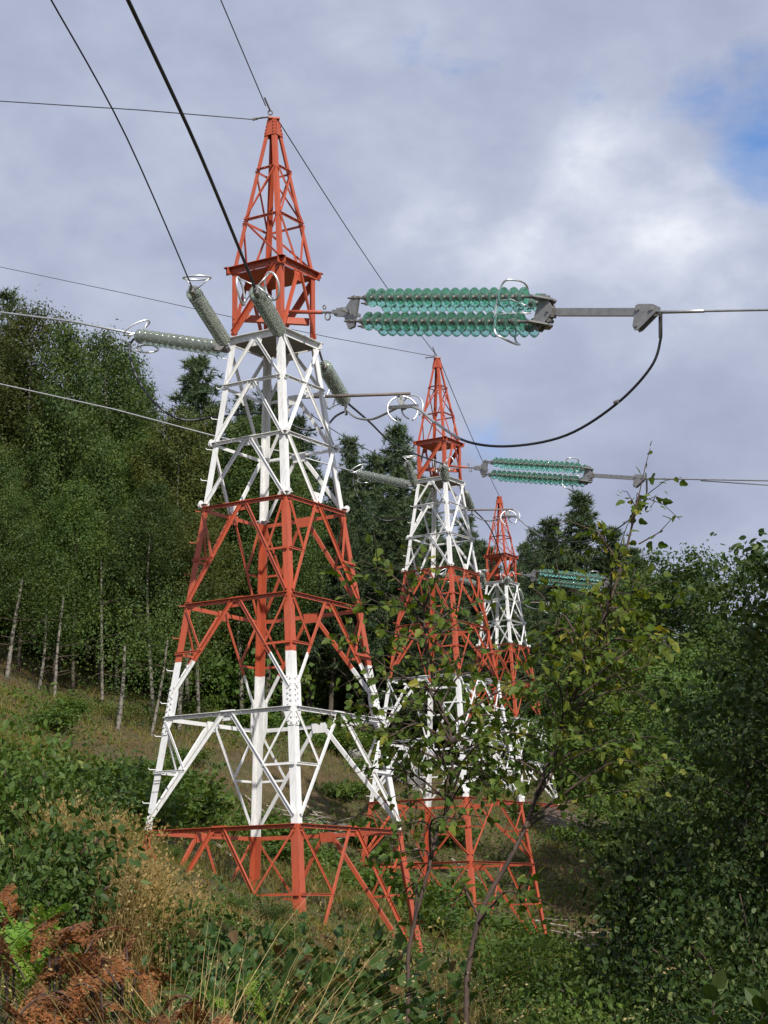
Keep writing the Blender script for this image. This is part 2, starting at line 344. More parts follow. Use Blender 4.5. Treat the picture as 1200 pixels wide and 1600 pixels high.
class Pylon:
    def __init__(s, loc, foot, levels, label, name='lattice_pylon'):
        s.foot = foot; s.off = UP_ * (-foot); s.root = empty(name, Vector(loc) + UP_ * foot)
        s.bolts = {0: MB(), 1: MB()}; tag(s.root, label, 'pylon', 'red and white lattice pylons in a row')
        s.levels = levels
    def colour(s, z): return M_WHITE if s.white(z) else M_RED
    def white(s, z): return (0 < z < 2.7) or (s.w0 < z < s.w1)
    def part(s, name, mb, z, m=None): return mb.build(name, m or s.colour(z), s.root)
    def leg(s, k, z1, z2, w=None):
        mb = MB(); p1, p2 = corner(k, z1) + s.off, corner(k, z2) + s.off
        a = (cdir((k + 1) % 4) - cdir(k)).normalized(); c = (cdir((k - 1) % 4) - cdir(k)).normalized()
        w = w or legw((z1 + z2) / 2); t_ = .014
        mb.prism(p1, p2, [(0, 0), (w, 0), (w, t_), (t_, t_), (t_, w), (0, w)], a, c)
        s.part('leg', mb, (z1 + z2) / 2)
    def member(s, name, f, p1, p2, w, off=.012, out=True, side=1, colz=None, t_=.008, m=None):
        n = fnorm(f); p1 = p1 + s.off + n * off; p2 = p2 + s.off + n * off
        d = (p2 - p1).normalized(); sd = d.cross(n).normalized() * side
        o = 1 if out else -1
        mb = MB(); mb.prism(p1 - sd * w / 2, p2 - sd * w / 2, [(0, 0), (w, 0), (w, t_), (t_, t_), (t_, w * .5), (0, w * .5)], sd, n * o)
        zc = (p1.z + p2.z) / 2 - s.off.z if colz is None else colz
        s.part(name, mb, zc, m)
    def fpt(s, f, z, u, inset=0.0):      # point on face f at height z; u = 0 at corner f, 1 at corner f+1
        a, c = corner(f, z), corner((f + 1) % 4, z); d = (c - a).normalized()
        return a + d * inset + (c - a - d * 2 * inset) * u
    def bolt(s, p, n, col, r_=.013, h=.016):
        p = p + s.off; a = n.cross(UP_).normalized(); c = a.cross(n).normalized(); poly = [(math.cos(i * math.pi / 3) * r_, math.sin(i * math.pi / 3) * r_) for i in range(6)]
        s.bolts[col].prism(p, p + n * h, poly, a, c)
    def gusset(s, f, z, u, w, h, shape='tri', col=None):
        n = fnorm(f); c = s.fpt(f, z, u); a = (s.fpt(f, z, 1) - s.fpt(f, z, 0)).normalized()
        up = n.cross(a).normalized(); up = up if up.z > 0 else -up
        if shape == 'tri': pl = [(-w / 2, .02), (w / 2, .02), (w / 2 * .8, -h), (-w / 2 * .8, -h)]
        else: pl = [(-w / 2, h / 2), (w / 2, h / 2), (w / 2, -h / 4), (w / 4, -h / 2), (-w / 4, -h / 2), (-w / 2, -h / 4)]
        mb = MB(); mb.prism(c + s.off + n * .002, c + s.off + n * .010, pl, a, up)
        zz = z - .05 if col is None else col
        s.part('gusset_plate', mb, zz)
        ci = 1 if s.white(zz) else 0
        for q in ((-.3, -.35), (.3, -.35), (-.3, -.7), (.3, -.7)):
            s.bolt(c + n * .011 + a * q[0] * w + up * (q[1] * h if shape == 'tri' else (q[1] + .5) * h), n, ci)
    def ring(s, z, w=.06, col=None, faces=range(4), ext=0.0, inset=.02, name='ring_beam'):
        zc = z - .01 if col is None else col
        for f in faces:
            n = fnorm(f); a = s.fpt(f, z, 0); c = s.fpt(f, z, 1); d = (c - a).normalized()
            a = a - d * (ext - inset); c = c + d * (ext - inset)
            mb = MB(); p1 = a + s.off + n * .022; p2 = c + s.off + n * .022; t_ = .008
            mb.prism(p1, p2, [(0, 0), (w * .7, 0), (w * .7, -t_), (t_, -t_), (t_, -w), (0, -w)], n, UP_)
            s.part(name, mb, zc)
            ci = 1 if s.white(zc) else 0; L = (c - a).length; k = max(2, int(L / .28))
            for i in range(k + 1):
                s.bolt(a + d * (.06 + (L - .12) * i / k) + n * .031 - UP_ * w * .55, n, ci, .011, .014)
    def xdiag(s, f, z1, z2, w=.04, both=True):
        s.member('brace', f, s.fpt(f, z1, 1, .03), s.fpt(f, z2, 0, .03), w, .012, True)
        if both: s.member('brace', f, s.fpt(f, z1, 0, .03), s.fpt(f, z2, 1, .03), w, .022, True)
    def vpanel(s, f, zt, zb, w=.065, wb=None, sub=0, split=None, zbl=None):
        """inverted V: from the middle of the beam at zt to both corners at zb"""
        zbl = zb if zbl is None else zbl
        for side, u in ((0, 0.0), (1, 1.0)):
            a = s.fpt(f, zt - .03, .5 + (.03 if side else -.03)); c = s.fpt(f, zbl, u, .06)
            if split is not None and zbl < split < zt:
                k = (zt - split) / (zt - zbl); m_ = a.lerp(c, k)
                s.member('brace', f, a, m_, w, .012, True, 1 if side else -1, colz=split + .1)
                s.member('brace', f, m_, c, w, .012, True, 1 if side else -1, colz=split - .1)
            else:
                s.member('brace', f, a, c, w, .012, True, 1 if side else -1, colz=(zt + zbl) / 2)
            if sub:
                k = sub; m_ = a.lerp(c, k); zm = m_.z
                s.member('strut', f, s.fpt(f, zm, u), m_, .035, .022, True, 1, colz=zm + .04)
                s.member('strut', f, s.fpt(f, zt - .08, u, .05), m_, .035, .024, True, 1, colz=zm + .1)
        s.gusset(f, zt, .5, .26 if w > .05 else .16, .13)
def build_pylon(loc, foot, low, label, w0, w1):
    """low = list of (z_top, z_bottom, sub-strut position, colour split, z where the V meets the leg)"""
    s = Pylon(loc, foot, low, label); s.w0, s.w1 = w0, w1
    # --- top spire (red)
    for k in range(4):
        s.leg(k, 6.27, 5.448); s.leg(k, 5.448, 4.601); s.leg(k, 4.601, 3.80)
        s.leg(k, 3.72, 2.68)
        n = fnorm(k); mb = MB()
        a, c = s.fpt(k, 6.30, 0) + s.off, s.fpt(k, 6.30, 1) + s.off; a2, c2 = s.fpt(k, 6.02, 0) + s.off, s.fpt(k, 6.02, 1) + s.off
        mb.add([a + n * .004, c + n * .004, c2 + n * .004, a2 + n * .004, a + n * .014, c + n * .014, c2 + n * .014, a2 + n * .014],
               [(0, 1, 2, 3), (7, 6, 5, 4), (0, 4, 5, 1), (1, 5, 6, 2), (2, 6, 7, 3), (3, 7, 4, 0)])
        s.part('head_plate', mb, 6.1)
        for i in range(4):
            for u in (.12, .88): s.bolt(s.fpt(k, 6.25 - i * .06, u) + n * .014, n, 0)
        for zz in (4.56, 3.9):
            pass
    mb = MB(); mb.prism(UP_ * 6.30 + s.off, UP_ * 6.325 + s.off, [(-.09, -.09), (.09, -.09), (.09, .09), (-.09, .09)], cdir(0), cdir(1)); s.part('top_plate', mb, 6.3)
    s.ring(5.448, .035); s.ring(4.601, .04)
    for f in range(4):
        s.member('brace', f, s.fpt(f, 5.43, 1 if f in (3, 2) else 0, .02), s.fpt(f, 4.62, 0 if f in (3, 2) else 1, .02), .032)
        if f in (0, 1, 2): s.member('brace', f, s.fpt(f, 5.43, 0 if f in (3, 2) else 1, .02), s.fpt(f, 4.62, 1 if f in (3, 2) else 0, .02), .028, .022)
        if f in (3, 1): s.member('brace', f, s.fpt(f, 4.57, 0 if f == 3 else 1, .02), s.fpt(f, 3.84, 1 if f == 3 else 0, .02), .034)
        else:
            s.member('brace', f, s.fpt(f, 4.57, 0, .02), s.fpt(f, 3.80, .46), .034); s.member('brace', f, s.fpt(f, 4.57, 1, .02), s.fpt(f, 3.80, .54), .034, .022)
    # --- crossarm box (red) and its two platforms
    s.ring(3.80, .105, col=3.8, ext=.115, inset=0, name='platform_beam')
    s.ring(2.665, .10, col=2.6, ext=.10, inset=0, name='platform_beam')
    for z, th, zc in ((3.70, .02, 3.7), (2.60, .02, 2.6)):
        mb = MB(); r_ = rad(z) - .02
        mb.prism(UP_ * (z - th) + s.off, UP_ * z + s.off, [(r_, 0), (0, r_), (-r_, 0), (0, -r_)], cdir(0), cdir(1)); s.part('deck_plate', mb, zc, M_RED if zc > 3 else M_CAP)  # lower deck coloured dark to stand in for its shaded underside
    for f in (3, 1):      # heavy single diagonal
        a, c = (1, 0) if f == 3 else (0, 1)
        s.member('brace', f, s.fpt(f, 3.68, a, .07), s.fpt(f, 2.74, c, .05), .10, .012, True, -1)
        s.gusset(f, 2.95, c + (.1 if c == 0 else -.1), .16, .22, 'hex', 2.9)
    for f in (0, 2):
        s.member('brace', f, s.fpt(f, 3.68, .44), s.fpt(f, 2.72, .02), .06, .012, True, 1); s.member('brace', f, s.fpt(f, 3.68, .56), s.fpt(f, 2.72, .97), .075, .012, True, -1)
        s.gusset(f, 3.68, .5, .24, .13, 'tri', 3.5)
    # cable rod anchor beam inside the box
    mb = MB(); mb.box(cdir(3) * .55 + UP_ * 3.0 + s.off, cdir(1) * .55 + UP_ * 3.0 + s.off, .08, .1); s.part('anchor_beam', mb, 3.0)
    # --- white waist
    for (a, c) in ((2.6, 1.91), (1.91, 1.006), (1.006, .02)):
        for k in range(4): s.leg(k, a, c, .098)
    s.ring(1.91, .05); s.ring(1.006, .05)
    for f in (3, 1):
        s.vpanel(f, 2.60, 1.93, .052); s.vpanel(f, 1.91, 1.02, .056, zbl=1.02); s.vpanel(f, 1.006, .06, .058)
    for f in (0, 2):
        s.member('brace', f, s.fpt(f, 2.55, 0, .04), s.fpt(f, 1.03, 1, .04), .055, .012); s.member('brace', f, s.fpt(f, 2.55, 1, .04), s.fpt(f, 1.03, 0, .04), .055, .026)
        s.member('brace', f, s.fpt(f, .98, 0, .05), s.fpt(f, .03, .47), .055); s.member('brace', f, s.fpt(f, .98, 1, .05), s.fpt(f, .03, .53), .055, .026)
        s.gusset(f, .10, .5, .2, .16, 'hex', .1)
        c = s.fpt(f, 1.78, .5); s.gusset(f, 1.80, .5, .13, .16, 'hex', 1.8)
    for k in range(4):
        for z in (1.0, .05):       # cleats that poke out at the corners
            n = fnorm(k); mb = MB(); q = s.fpt(k, z, 0) + s.off
            d = (s.fpt(k, z, 1) - s.fpt(k, z, 0)).normalized()
            if k in (3, 0):
                e = -d if k == 0 else -d
            mb.tube([q - d * .045 - n * .0 + n * .004, q - d * .045 + n * .016], .055, 10); mb.box(q - d * .05 + n * .010, q + d * .08 + n * .010, .012, .11, n)
            s.part('corner_cleat', mb, z)
            mb = MB(); q2 = s.fpt(k, z, 1) + s.off; mb.tube([q2 + d * .045 + n * .004, q2 + d * .045 + n * .016], .055, 10); mb.box(q2 + d * .05 + n * .010, q2 - d * .08 + n * .010, .012, .11, n); s.part('corner_cleat', mb, z)
    # --- body below
    zs = sorted({0.0} | {q for p_ in low for q in p_[:2]} | {w0, w1} - {99}, reverse=True)
    zs = [z for z in zs if z <= 0]
    for a, c in zip(zs, zs[1:]):
        for k in range(4): s.leg(k, a, c)
    for k in range(4): s.leg(k, zs[-1], zs[-1] - .9)
    s.ring(0.0, .055, col=-.01)
    for (zt, zb, sub, split, zv) in low:
        for f in range(4): s.vpanel(f, zt, zb, .058 if zt > -3 else .062, sub=sub, split=split, zbl=zv)
    for z in [p_[0] for p_ in low][1:]: s.ring(z, .06, col=z - .02 if abs(z - w1) > .1 and abs(z - w0) > .1 else (z - .1))
    # splice plates with rows of bolts
    zsp = s.splice
    for k in range(4):
        for f, u, sg in ((k, 0, 1), ((k - 1) % 4, 1, -1)):
            n = fnorm(f); q = s.fpt(f, zsp, u); d = (s.fpt(f, zsp, 1) - s.fpt(f, zsp, 0)).normalized() * sg
            up = (corner(k, zsp + 1) - corner(k, zsp)).normalized()
            mb = MB(); mb.prism(q + s.off + n * .002, q + s.off + n * .012, [(.004, .36), (.15, .36), (.175, .22), (.175, -.12), (.10, -.36), (.004, -.36)], d, up); s.part('splice_plate', mb, zsp)
            for i in range(9):
                for a_ in (.03, .08): s.bolt(q + d * a_ + up * (.32 - i * .08 + (.03 if a_ > .05 else 0)) + n * .012, n, 1, .014, .018)
    # step bolts up the left leg
    z = zs[-1] + .8
    while z < 2.4:
        q = corner(3, z) + s.off; d = cdir(3); e = (cdir(2) - cdir(3)).normalized()
        mb = MB(); mb.tube([q + e * .05, q + d * .05, q + d * .09, q + d * .105 + UP_ * .025], .008, 5); s.part('step_bolt', mb, z); z += .48
    for ci, mm in ((0, M_RED), (1, M_WHITE)):
        if s.bolts[ci].n: o = s.bolts[ci].build('bolt_heads', mm, s.root); o['kind'] = 'stuff'
    return s
T = [Vector((-1.655, 28.29, 6.218)), Vector((1.603, 53.405, 9.853)), Vector((4.818, 78.155, 11.293))]
Pylon.splice = -3.05
low1 = [(0, -1.471, .55, None, -1.44), (-1.471, -3.13, .52, -2.338, -2.86), (-3.136, -4.774, .52, None, -4.66), (-4.774, -7.1, .42, None, -7.0)]
p1 = build_pylon(T[0], -7.1, low1, 'largest red and white lattice pylon, nearest the camera, with bands of red and white paint', -4.774, -2.338)
Pylon.splice = -4.75
low2 = [(0, -1.55, .5, None, -1.5), (-1.55, -3.05, .5, None, -2.95), (-3.05, -4.78, .5, None, -4.6), (-4.78, -6.42, .52, None, -6.3), (-6.42, -8.1, .5, None, -7.95), (-8.1, -10.9, .4, None, -10.8)]
p2 = build_pylon(T[1], -10.9, low2, 'middle red and white lattice pylon of the row, second from the camera', -6.42, -3.05)
p3 = copy_thing(p2.root, p2.root.location + (T[2] - T[1]), label='farthest and smallest red and white lattice pylon, its foot hidden behind leaves')
# wire wrapped round the left leg of the first pylon
mb = MB()
for z in (-3.95, -4.06, -4.10, -4.22):
    k = 3; n = cdir(3); q = corner(3, z) + p1.off; a = (cdir(0) - cdir(3)).normalized(); c = (cdir(2) - cdir(3)).normalized()
    mb.tube([q + a * .16 + n * .01, q + n * .016, q + c * .16 + n * .01, q + c * .1 + a * .1], .004, 4, 0, True)
mb.build('wire_wrap', M_WIRE, p1.root)

# ------------------------------------------------------------------ insulators
def disc_meshes():
    g = MB(); g.lathe([(-.004, .035), (.004, .07), (.018, .105), (.040, .132), (.056, .140), (.062, .136), (.050, .122), (.058, .108), (.044, .096), (.056, .082), (.042, .07), (.052, .056), (.038, .035)], 22)
    c = MB(); c.lathe([(-.074, .022), (-.070, .050), (-.045, .060), (.006, .062), (.012, .04), (.04, .034), (.045, .016), (.10, .013)], 10)
    return g.mesh('glass_disc', [M_GLASS], True), c.mesh('iron_cap', [M_CAP], True)
ME_DISC, ME_CAP = disc_meshes()
ME_DISCG = ME_DISC.copy(); ME_DISCG.name = 'grey_lit_glass_disc'; ME_DISCG.materials.clear(); ME_DISCG.materials.append(M_GLASSG)
def string(root, a, b_, n, org, dscale=1.0, me=None, cap=None):
    """row of n discs from a to b_ (world points) under root at org"""
    me = me or ME_DISC; d = (b_ - a).normalized(); pitch = (b_ - a).length / n; q = d.to_track_quat('X', 'Z')
    for i in range(n):
        o = link('glass_disc', me, root); o.location = a + d * pitch * (i + .5) - org; o.rotation_mode = 'QUATERNION'; o.rotation_quaternion = q
        s_ = dscale; o.scale = (pitch / .155, s_, s_)
        c = link('iron_cap', ME_CAP, o)
def arc_pts(c, u, v, ru, rv, n=28, a0=0, a1=2 * math.pi, closed=True):
    k = n if closed else n + 1
    return [c + u * ru * math.cos(a0 + (a1 - a0) * i / n) + v * rv * math.sin(a0 + (a1 - a0) * i / n) for i in range(k)]
# quad string carrying the right-hand conductor
org = P(445, 487, 27.9)
def qp(px, py=None):      # point on the straight centre line of the quad assembly at photo column px
    x0, y0 = -.61, 27.4; tt = math.tan(R(38)); k = (px - 600) / FOC / math.cos(PITCH) * 1.0
    y = 27.4
    for _ in range(20):
        x = P(px, 488, y).x; y = y0 - (x - x0) * tt
    return P(px, 488 if py is None else py, y)
A0, A1 = qp(535), qp(1030); AX = (A1 - A0).normalized(); AH = AX.cross(UP_).normalized(); AH = AH if AH.y > 0 else -AH; AV = AX.cross(AH).normalized(); AV = AV if AV.z > 0 else -AV
def rod(mb, a, b_, r_, n=8): mb.tube([a, b_], r_, n)
qa = empty('quad_insulator_string', org)
tag(qa, 'green glass quadruple insulator string pulling to the right of the nearest pylon', 'insulator', 'green glass quadruple strings right of the pylons')
O = -org
mb = MB(); rod(mb, qp(440, 487) + O, qp(503) + O, .030); mb.build('tie_rod', M_RED, qa, True)
mb = MB(); rod(mb, qp(503) + O, qp(527) + O, .02); mb.tube(arc_pts(qp(512, 494) + O, AX, UP_, .05, .06, 12), .014, 6, 0, True); mb.tube(arc_pts(qp(507, 480) + O, AX, UP_, .03, .03, 10), .012, 6, 0, True)
mb.box(qp(521) + O, qp(530) + O, .06, .09, AH); mb.build('shackle', M_GALV, qa)
def plate(mb, c, pts, th=.022):      # flat plate in the AX/AV plane
    mb.prism(c - AH * th / 2, c + AH * th / 2, pts, AX, AV)
mb = MB(); c = qp(545) + O
for o_ in (-.02, .02): plate(mb, c + AH * o_, [(-.26, -.06), (-.24, .06), (-.06, .07), (.06, .26), (.16, .22), (.16, -.22), (.06, -.26), (-.06, -.07)], .012)
mb.build('yoke_plate', M_GALV, qa)
mb = MB(); mb.box(qp(548) + O - AH * .22, qp(548) + O + AH * .22, .03, .05); mb.build('cross_yoke', M_GALV, qa)
mb = MB(); SV, SH = .175, .175
ends = []
for v_ in (1, -1):
    for h_ in (-1, 1):
        a = qp(553) + AV * v_ * SV + AH * h_ * SH * .9; b_ = qp(579) + AV * v_ * SV + AH * h_ * SH
        pts = [a.lerp(b_, i / 6) + O for i in range(7)]
        mb = MB()
        for i in range(6): mb.tube(arc_pts((pts[i] + pts[i + 1]) / 2, AX, AV if i % 2 else AH, .045, .025, 8), .010, 5, 0, True)
        mb.build('link_chain', M_CAP, qa)
        e = qp(829) + AV * v_ * SV + AH * h_ * SH; ends.append(e)
        string(qa, b_, e, 17, org)
for e in ends: mb = MB(); rod(mb, e + O - AX * .03, e + AX * .16 + O, .022); mb.build('end_fitting', M_CAP, qa)
for v_ in (1, -1):
    mb = MB(); c = qp(842) + AV * v_ * SV + O; mb.prism(c - AV * .012, c + AV * .012, [(-.06, -.24), (-.06, .24), (.04, .26), (.22, .07), (.22, -.07), (.04, -.26)], AX, AH); mb.build('yoke_plate', M_GALV, qa)
mb = MB()
for o_ in (-.05, .05): plate(mb, qp(846) + AH * o_ + O, [(-.08, -.25), (-.08, -.14), (-.02, .25), (.06, .25), (.2, .06), (.2, -.04), (.02, -.27)], .018)
for q in ((0, -.2), (0, .2), (.14, 0)): c = qp(846) + AX * q[0] + AV * q[1] + O; rod(mb, c - AH * .09, c + AH * .09, .018)
mb.build('end_yoke', M_GALV, qa)
mb = MB(); c = qp(862) + O
mb.tube([qp(848) + O + AV * .09, qp(866) + O + AV * .05], .024, 6); mb.tube([qp(848) + O - AV * .01, qp(868) + O - AV * .06], .022, 6)
mb.box(qp(853) + O - AV * .05, qp(868) + O - AV * .05, .08, .05, AV); mb.tube([qp(862) + O - AV * .12 - AH * .05, qp(862) + O - AV * .12 + AH * .05], .03, 8)
mb.box(qp(855) + O, qp(872) + O, .05, .09, AV); mb.build('clevis', M_CAP, qa)
mb = MB()
for o_ in (-.035, .035): mb.box(qp(871) + AH * o_ + O, qp(998) + AH * o_ + O, .016, .10, AV)
mb.build('strap_arm', M_GALV, qa)
mb = MB()
for o_ in (-.05, .05): plate(mb, qp(1008) + AH * o_ + O, [(-.13, .08), (-.13, -.20), (-.08, -.26), (-.03, -.24), (.20, .0), (.19, .08), (.13, .1), (-.09, .1)], .014)
for q in ((-.08, .03), (.12, .03), (-.08, -.19)): c = qp(1008) + AX * q[0] + AV * q[1] + O; rod(mb, c - AH * .08, c + AH * .08, .026)
mb.build('clamp_plate', M_GALV, qa)
# grading ring: tall racetrack hoops on both sides of the strings with arms to the yoke
mb = MB(); loop = []
for h_ in (-1, 1):
    c = qp(802) + AH * h_ * .25 + O
    lp = [c + AX * (.10 - .22 * max(0, math.cos(th_)) ** .4) + AV * .40 * math.copysign(abs(math.sin(th_)) ** .85, math.sin(th_)) for th_ in np.linspace(-1.45, 1.45, 26)]
    loop += lp if h_ < 0 else lp[::-1]
    for v_ in (-.1, .1): mb.tube([c + AX * -.11 + AV * v_, c + AX * .12 + AV * (v_ + .02), c + AX * .3 + AV * v_ * .6 - AH * h_ * .06, qp(838) + AV * v_ * .4 + AH * h_ * .12 + O], .012, 6)
cl = []
for i in range(len(loop)):
    a, c_2 = loop[i], loop[(i + 1) % len(loop)]; cl.append(a)
    if (c_2 - a).length > .3:
        sg = 1 if (a - (qp(802) + O)).dot(AV) > 0 else -1
        for k in (.2, .4, .6, .8): cl.append(a.lerp(c_2, k) + (AX * .07 + AV * sg * .04) * math.sin(k * math.pi))
mb.tube(cl, .016, 8, 0, True)
mb.build('grading_ring', M_ALU, qa, True)
# left-hand string
def lstring(name, label, group, a, b_, n, org_, link_len=.25, me=ME_DISCG, dscale=.95, fit=True, double=0.0):
    r0 = empty(name, org_); tag(r0, label, 'insulator', group)
    d = (b_ - a).normalized(); h = d.cross(UP_).normalized()
    mb = MB(); mb.tube([org_ - org_, a - org_], .018, 6)
    for i in range(3): mb.tube(arc_pts((a - d * (.05 + .07 * i)) - org_, d, h if i % 2 else UP_, .045, .028, 8), .010, 5, 0, True)
    mb.build('shackle', M_CAP, r0)
    if double:
        for s_ in (-1, 1): string(r0, a + h * s_ * double, b_ + h * s_ * double, n, org_, dscale, me)
        mb = MB(); mb.box(a + h * (double + .05) - org_, a - h * (double + .05) - org_, .03, .08); mb.build('yoke_plate', M_GALV, r0)
        mb = MB(); mb.box(b_ + d * .04 + h * (double + .05) - org_, b_ + d * .04 - h * (double + .05) - org_, .03, .08); mb.build('yoke_plate', M_GALV, r0)
    else: string(r0, a, b_, n, org_, dscale, me)
    mb = MB(); mb.box(b_ - org_, b_ + d * .22 - org_, .07, .09); mb.tube([b_ - org_, b_ + d * .32 - org_], .022, 6); mb.build('end_clamp', M_GALV, r0)
    return r0, d, h
def ringpart(r0, org_, c, u, v, ru, rv, foot, tr=.015):
    mb = MB(); mb.tube(arc_pts(c - org_, u, v, ru, rv, 28), tr, 8, 0, True)
    for s_ in (1, -1): mb.tube([c + u * ru * s_ * .95 - org_, foot - org_], .010, 5)
    mb.build('grading_ring', M_ALU, r0, True)
cL = corner(3, 2.63) + T[0]; cF = corner(0, 2.63) + T[0]; cR = corner(1, 2.63) + T[0]
g1 = 'grey glass strings at the left corner of each pylon'; g2 = 'grey glass strings towards the camera at each pylon'; g3 = 'grey glass strings hanging off the right corner of each pylon'
EQ = [qa]
sL, dL, hL = lstring('insulator_string', 'long glass insulator string reaching left over the treetops from the nearest pylon', g1, P(348, 545, 28.3), P(226, 527, 30.2), 13, cL + Vector((-.03, 0, -.03)), double=.09, dscale=.88)
ringpart(sL, cL + Vector((-.03, 0, -.03)), P(214, 512, 30.3), (P(232, 500, 30.3) - P(199, 522, 30.3)).normalized(), hL, .22, .12, P(222, 526, 30.3))
ringpart(sL, cL + Vector((-.03, 0, -.03)), P(230, 545, 30.2), (P(248, 545, 30.2) - P(212, 545, 30.2)).normalized(), (P(230, 535, 30.3) - P(230, 555, 30.1)).normalized(), .19, .10, P(220, 528, 30.3))
EQ.append(sL)
oS = cL + Vector((-.02, -.05, .03))
sT, dT, hT = lstring('insulator_string', 'steep glass string with a flat top ring at the left of the nearest pylon', g2, P(350, 533, 27.9), P(303, 458, 25.4), 18, oS, dscale=.8)
ringpart(sT, oS, P(308, 434, 25.3), Vector((1, 0, 0)), Vector((0, 1, .12)).normalized(), .19, .13, P(307, 452, 25.35))
EQ.append(sT)
oF = cF + Vector((0, -.06, .02))
sF, dF, hF = lstring('insulator_string', 'steep glass string between two oval rings at the front of the nearest pylon', g2, P(436, 517, 27.2), P(402, 458, 24.6), 18, oF, dscale=.86)
ringpart(sF, oF, P(376, 455, 24.6), (P(372, 432, 24.6) - P(381, 478, 24.7)).normalized(), (dF + hF * .3).normalized(), .19, .10, P(400, 447, 24.5))
ringpart(sF, oF, P(425, 447, 24.6), (P(421, 425, 24.6) - P(429, 470, 24.7)).normalized(), (dF * .5 - hF * .6).normalized(), .19, .13, P(402, 447, 24.5))
EQ.append(sF)
oR = cR + Vector((.03, .05, -.03))
sR, dR, hR = lstring('insulator_string', 'short-looking glass string slanting down behind the right leg of the nearest pylon', g3, P(506, 572, 29.0), P(537, 624, 31.2), 17, oR, dscale=.88)
ringpart(sR, oR, P(517, 622, 31.0), (P(520, 600, 31) - P(514, 645, 31)).normalized(), Vector((.6, .6, .2)).normalized(), .19, .10, P(536, 628, 31.2))
EQ.append(sR)
def smooth(pts, n=8):
    out = []; k = len(pts)
    for i in range(k - 1):
        p0, p1_, p2_, p3_ = pts[max(i - 1, 0)], pts[i], pts[i + 1], pts[min(i + 2, k - 1)]
        for j in range(n):
            t_ = j / n; out.append(.5 * ((2 * p1_) + (p2_ - p0) * t_ + (2 * p0 - 5 * p1_ + 4 * p2_ - p3_) * t_ ** 2 + (3 * p1_ - p0 - 3 * p2_ + p3_) * t_ ** 3))
    out.append(pts[-1]); return out
# jumper cable swinging from the right clamp, past the pipe end, behind the pylon to the left clamp
jo = P(630, 630, 28.6)
jr = empty('jumper_cable', jo); tag(jr, 'drooping jumper cable looping round the nearest pylon from the right clamp to the left string', 'cable', 'jumper cables hanging round the pylons')
pts = [qp(1031, 492), P(1032, 530, 24.25), P(1016, 575, 24.4), P(962, 632, 24.8), P(885, 680, 25.4), P(800, 697, 26.1), P(730, 690, 26.9), P(680, 660, 27.7), P(655, 640, 28.2), P(630, 632, 28.6)]
sp = smooth(pts, 7)
mb = MB(); mb.tube([q - jo for q in sp[:44]], .019, 7); mb.build('right_span', M_WIREDK, jr, True)
mb = MB(); mb.tube([q - jo for q in sp[43:]] , .021, 7)
mb.tube([q - jo for q in smooth([P(630, 632, 28.6), P(605, 645, 29.1), P(580, 655, 29.8), P(556, 652, 30.6), P(541, 640, 31.2)], 6)], .021, 7); mb.build('pale_span', M_WIRELT, jr, True)
mb = MB(); mb.tube([P(960, 629, 24.8) - jo, P(967, 627, 24.75) - jo], .03, 8); mb.build('sleeve', M_GALV, jr)
mb = MB(); mb.tube([qp(1032, 489) - jo, P(1032, 528, 24.25) - jo], .026, 8); mb.build('lug', M_GALV, jr)
mb = MB(); mb.box(P(540, 628, 31.2) - jo, P(541, 648, 31.2) - jo, .05, .08); mb.build('cable_clamp', M_GALV, jr)
mb = MB(); mb.box(P(624, 622, 28.6) - jo, P(632, 640, 28.6) - jo, .05, .08); mb.box(P(608, 637, 28.8) - jo, P(652, 634, 28.3) - jo, .05, .05); mb.build('cable_clamp', M_GALV, jr)
mb = MB(); mb.tube([q - jo for q in smooth([P(541, 642, 31.2), P(525, 650, 31), P(505, 668, 30.6), P(470, 670, 30.4), P(430, 650, 30.3), P(395, 646, 30.3), P(335, 652, 30.3), P(285, 656, 30.3), P(245, 633, 30.3), P(215, 592, 30.35), P(203, 555, 30.4), P(205, 535, 30.4), P(216, 526, 30.3)], 7)], .019, 7); mb.build('left_span', M_WIRE, jr, True)
for (cx, cy, rx_, ry_, tilt) in ((629, 640, 25, 24, .2), (644, 636, 19, 21, -.5)):
    mb = MB(); c = P(cx, cy, 28.6); s_ = 28.6 / FOC
    mb.tube(arc_pts(c - jo, Vector((1, tilt, 0)).normalized(), Vector((0, .2, 1)).normalized(), rx_ * s_, ry_ * s_, 30, -.9, 4.4, False), .014, 7); mb.build('grading_ring', M_ALU, jr, True)
EQ.append(jr)
pr = empty('jumper_pipe', P(462, 621, 29.0)); tag(pr, 'thin brown horizontal pipe sticking out right from the waist of the nearest pylon', 'pipe', 'brown pipes holding the jumper cables')
mb = MB(); po = P(462, 621, 29.0); mb.tube([Vector(), P(641, 615, 28.55) - po], .026, 8); mb.build('pipe', M_RUST, pr, True)
mb = MB(); mb.box(P(626, 614, 28.6) - po, P(627, 626, 28.6) - po, .03, .05); mb.build('hanger', M_GALV, pr)
EQ.append(pr)
for i, who in ((1, 'middle'), (2, 'farthest')):
    for e in EQ:
        lb = e['label'].replace('the nearest pylon', 'the %s pylon' % who)
        copy_thing(e, e.location + (T[i] - T[0]), label=lb)

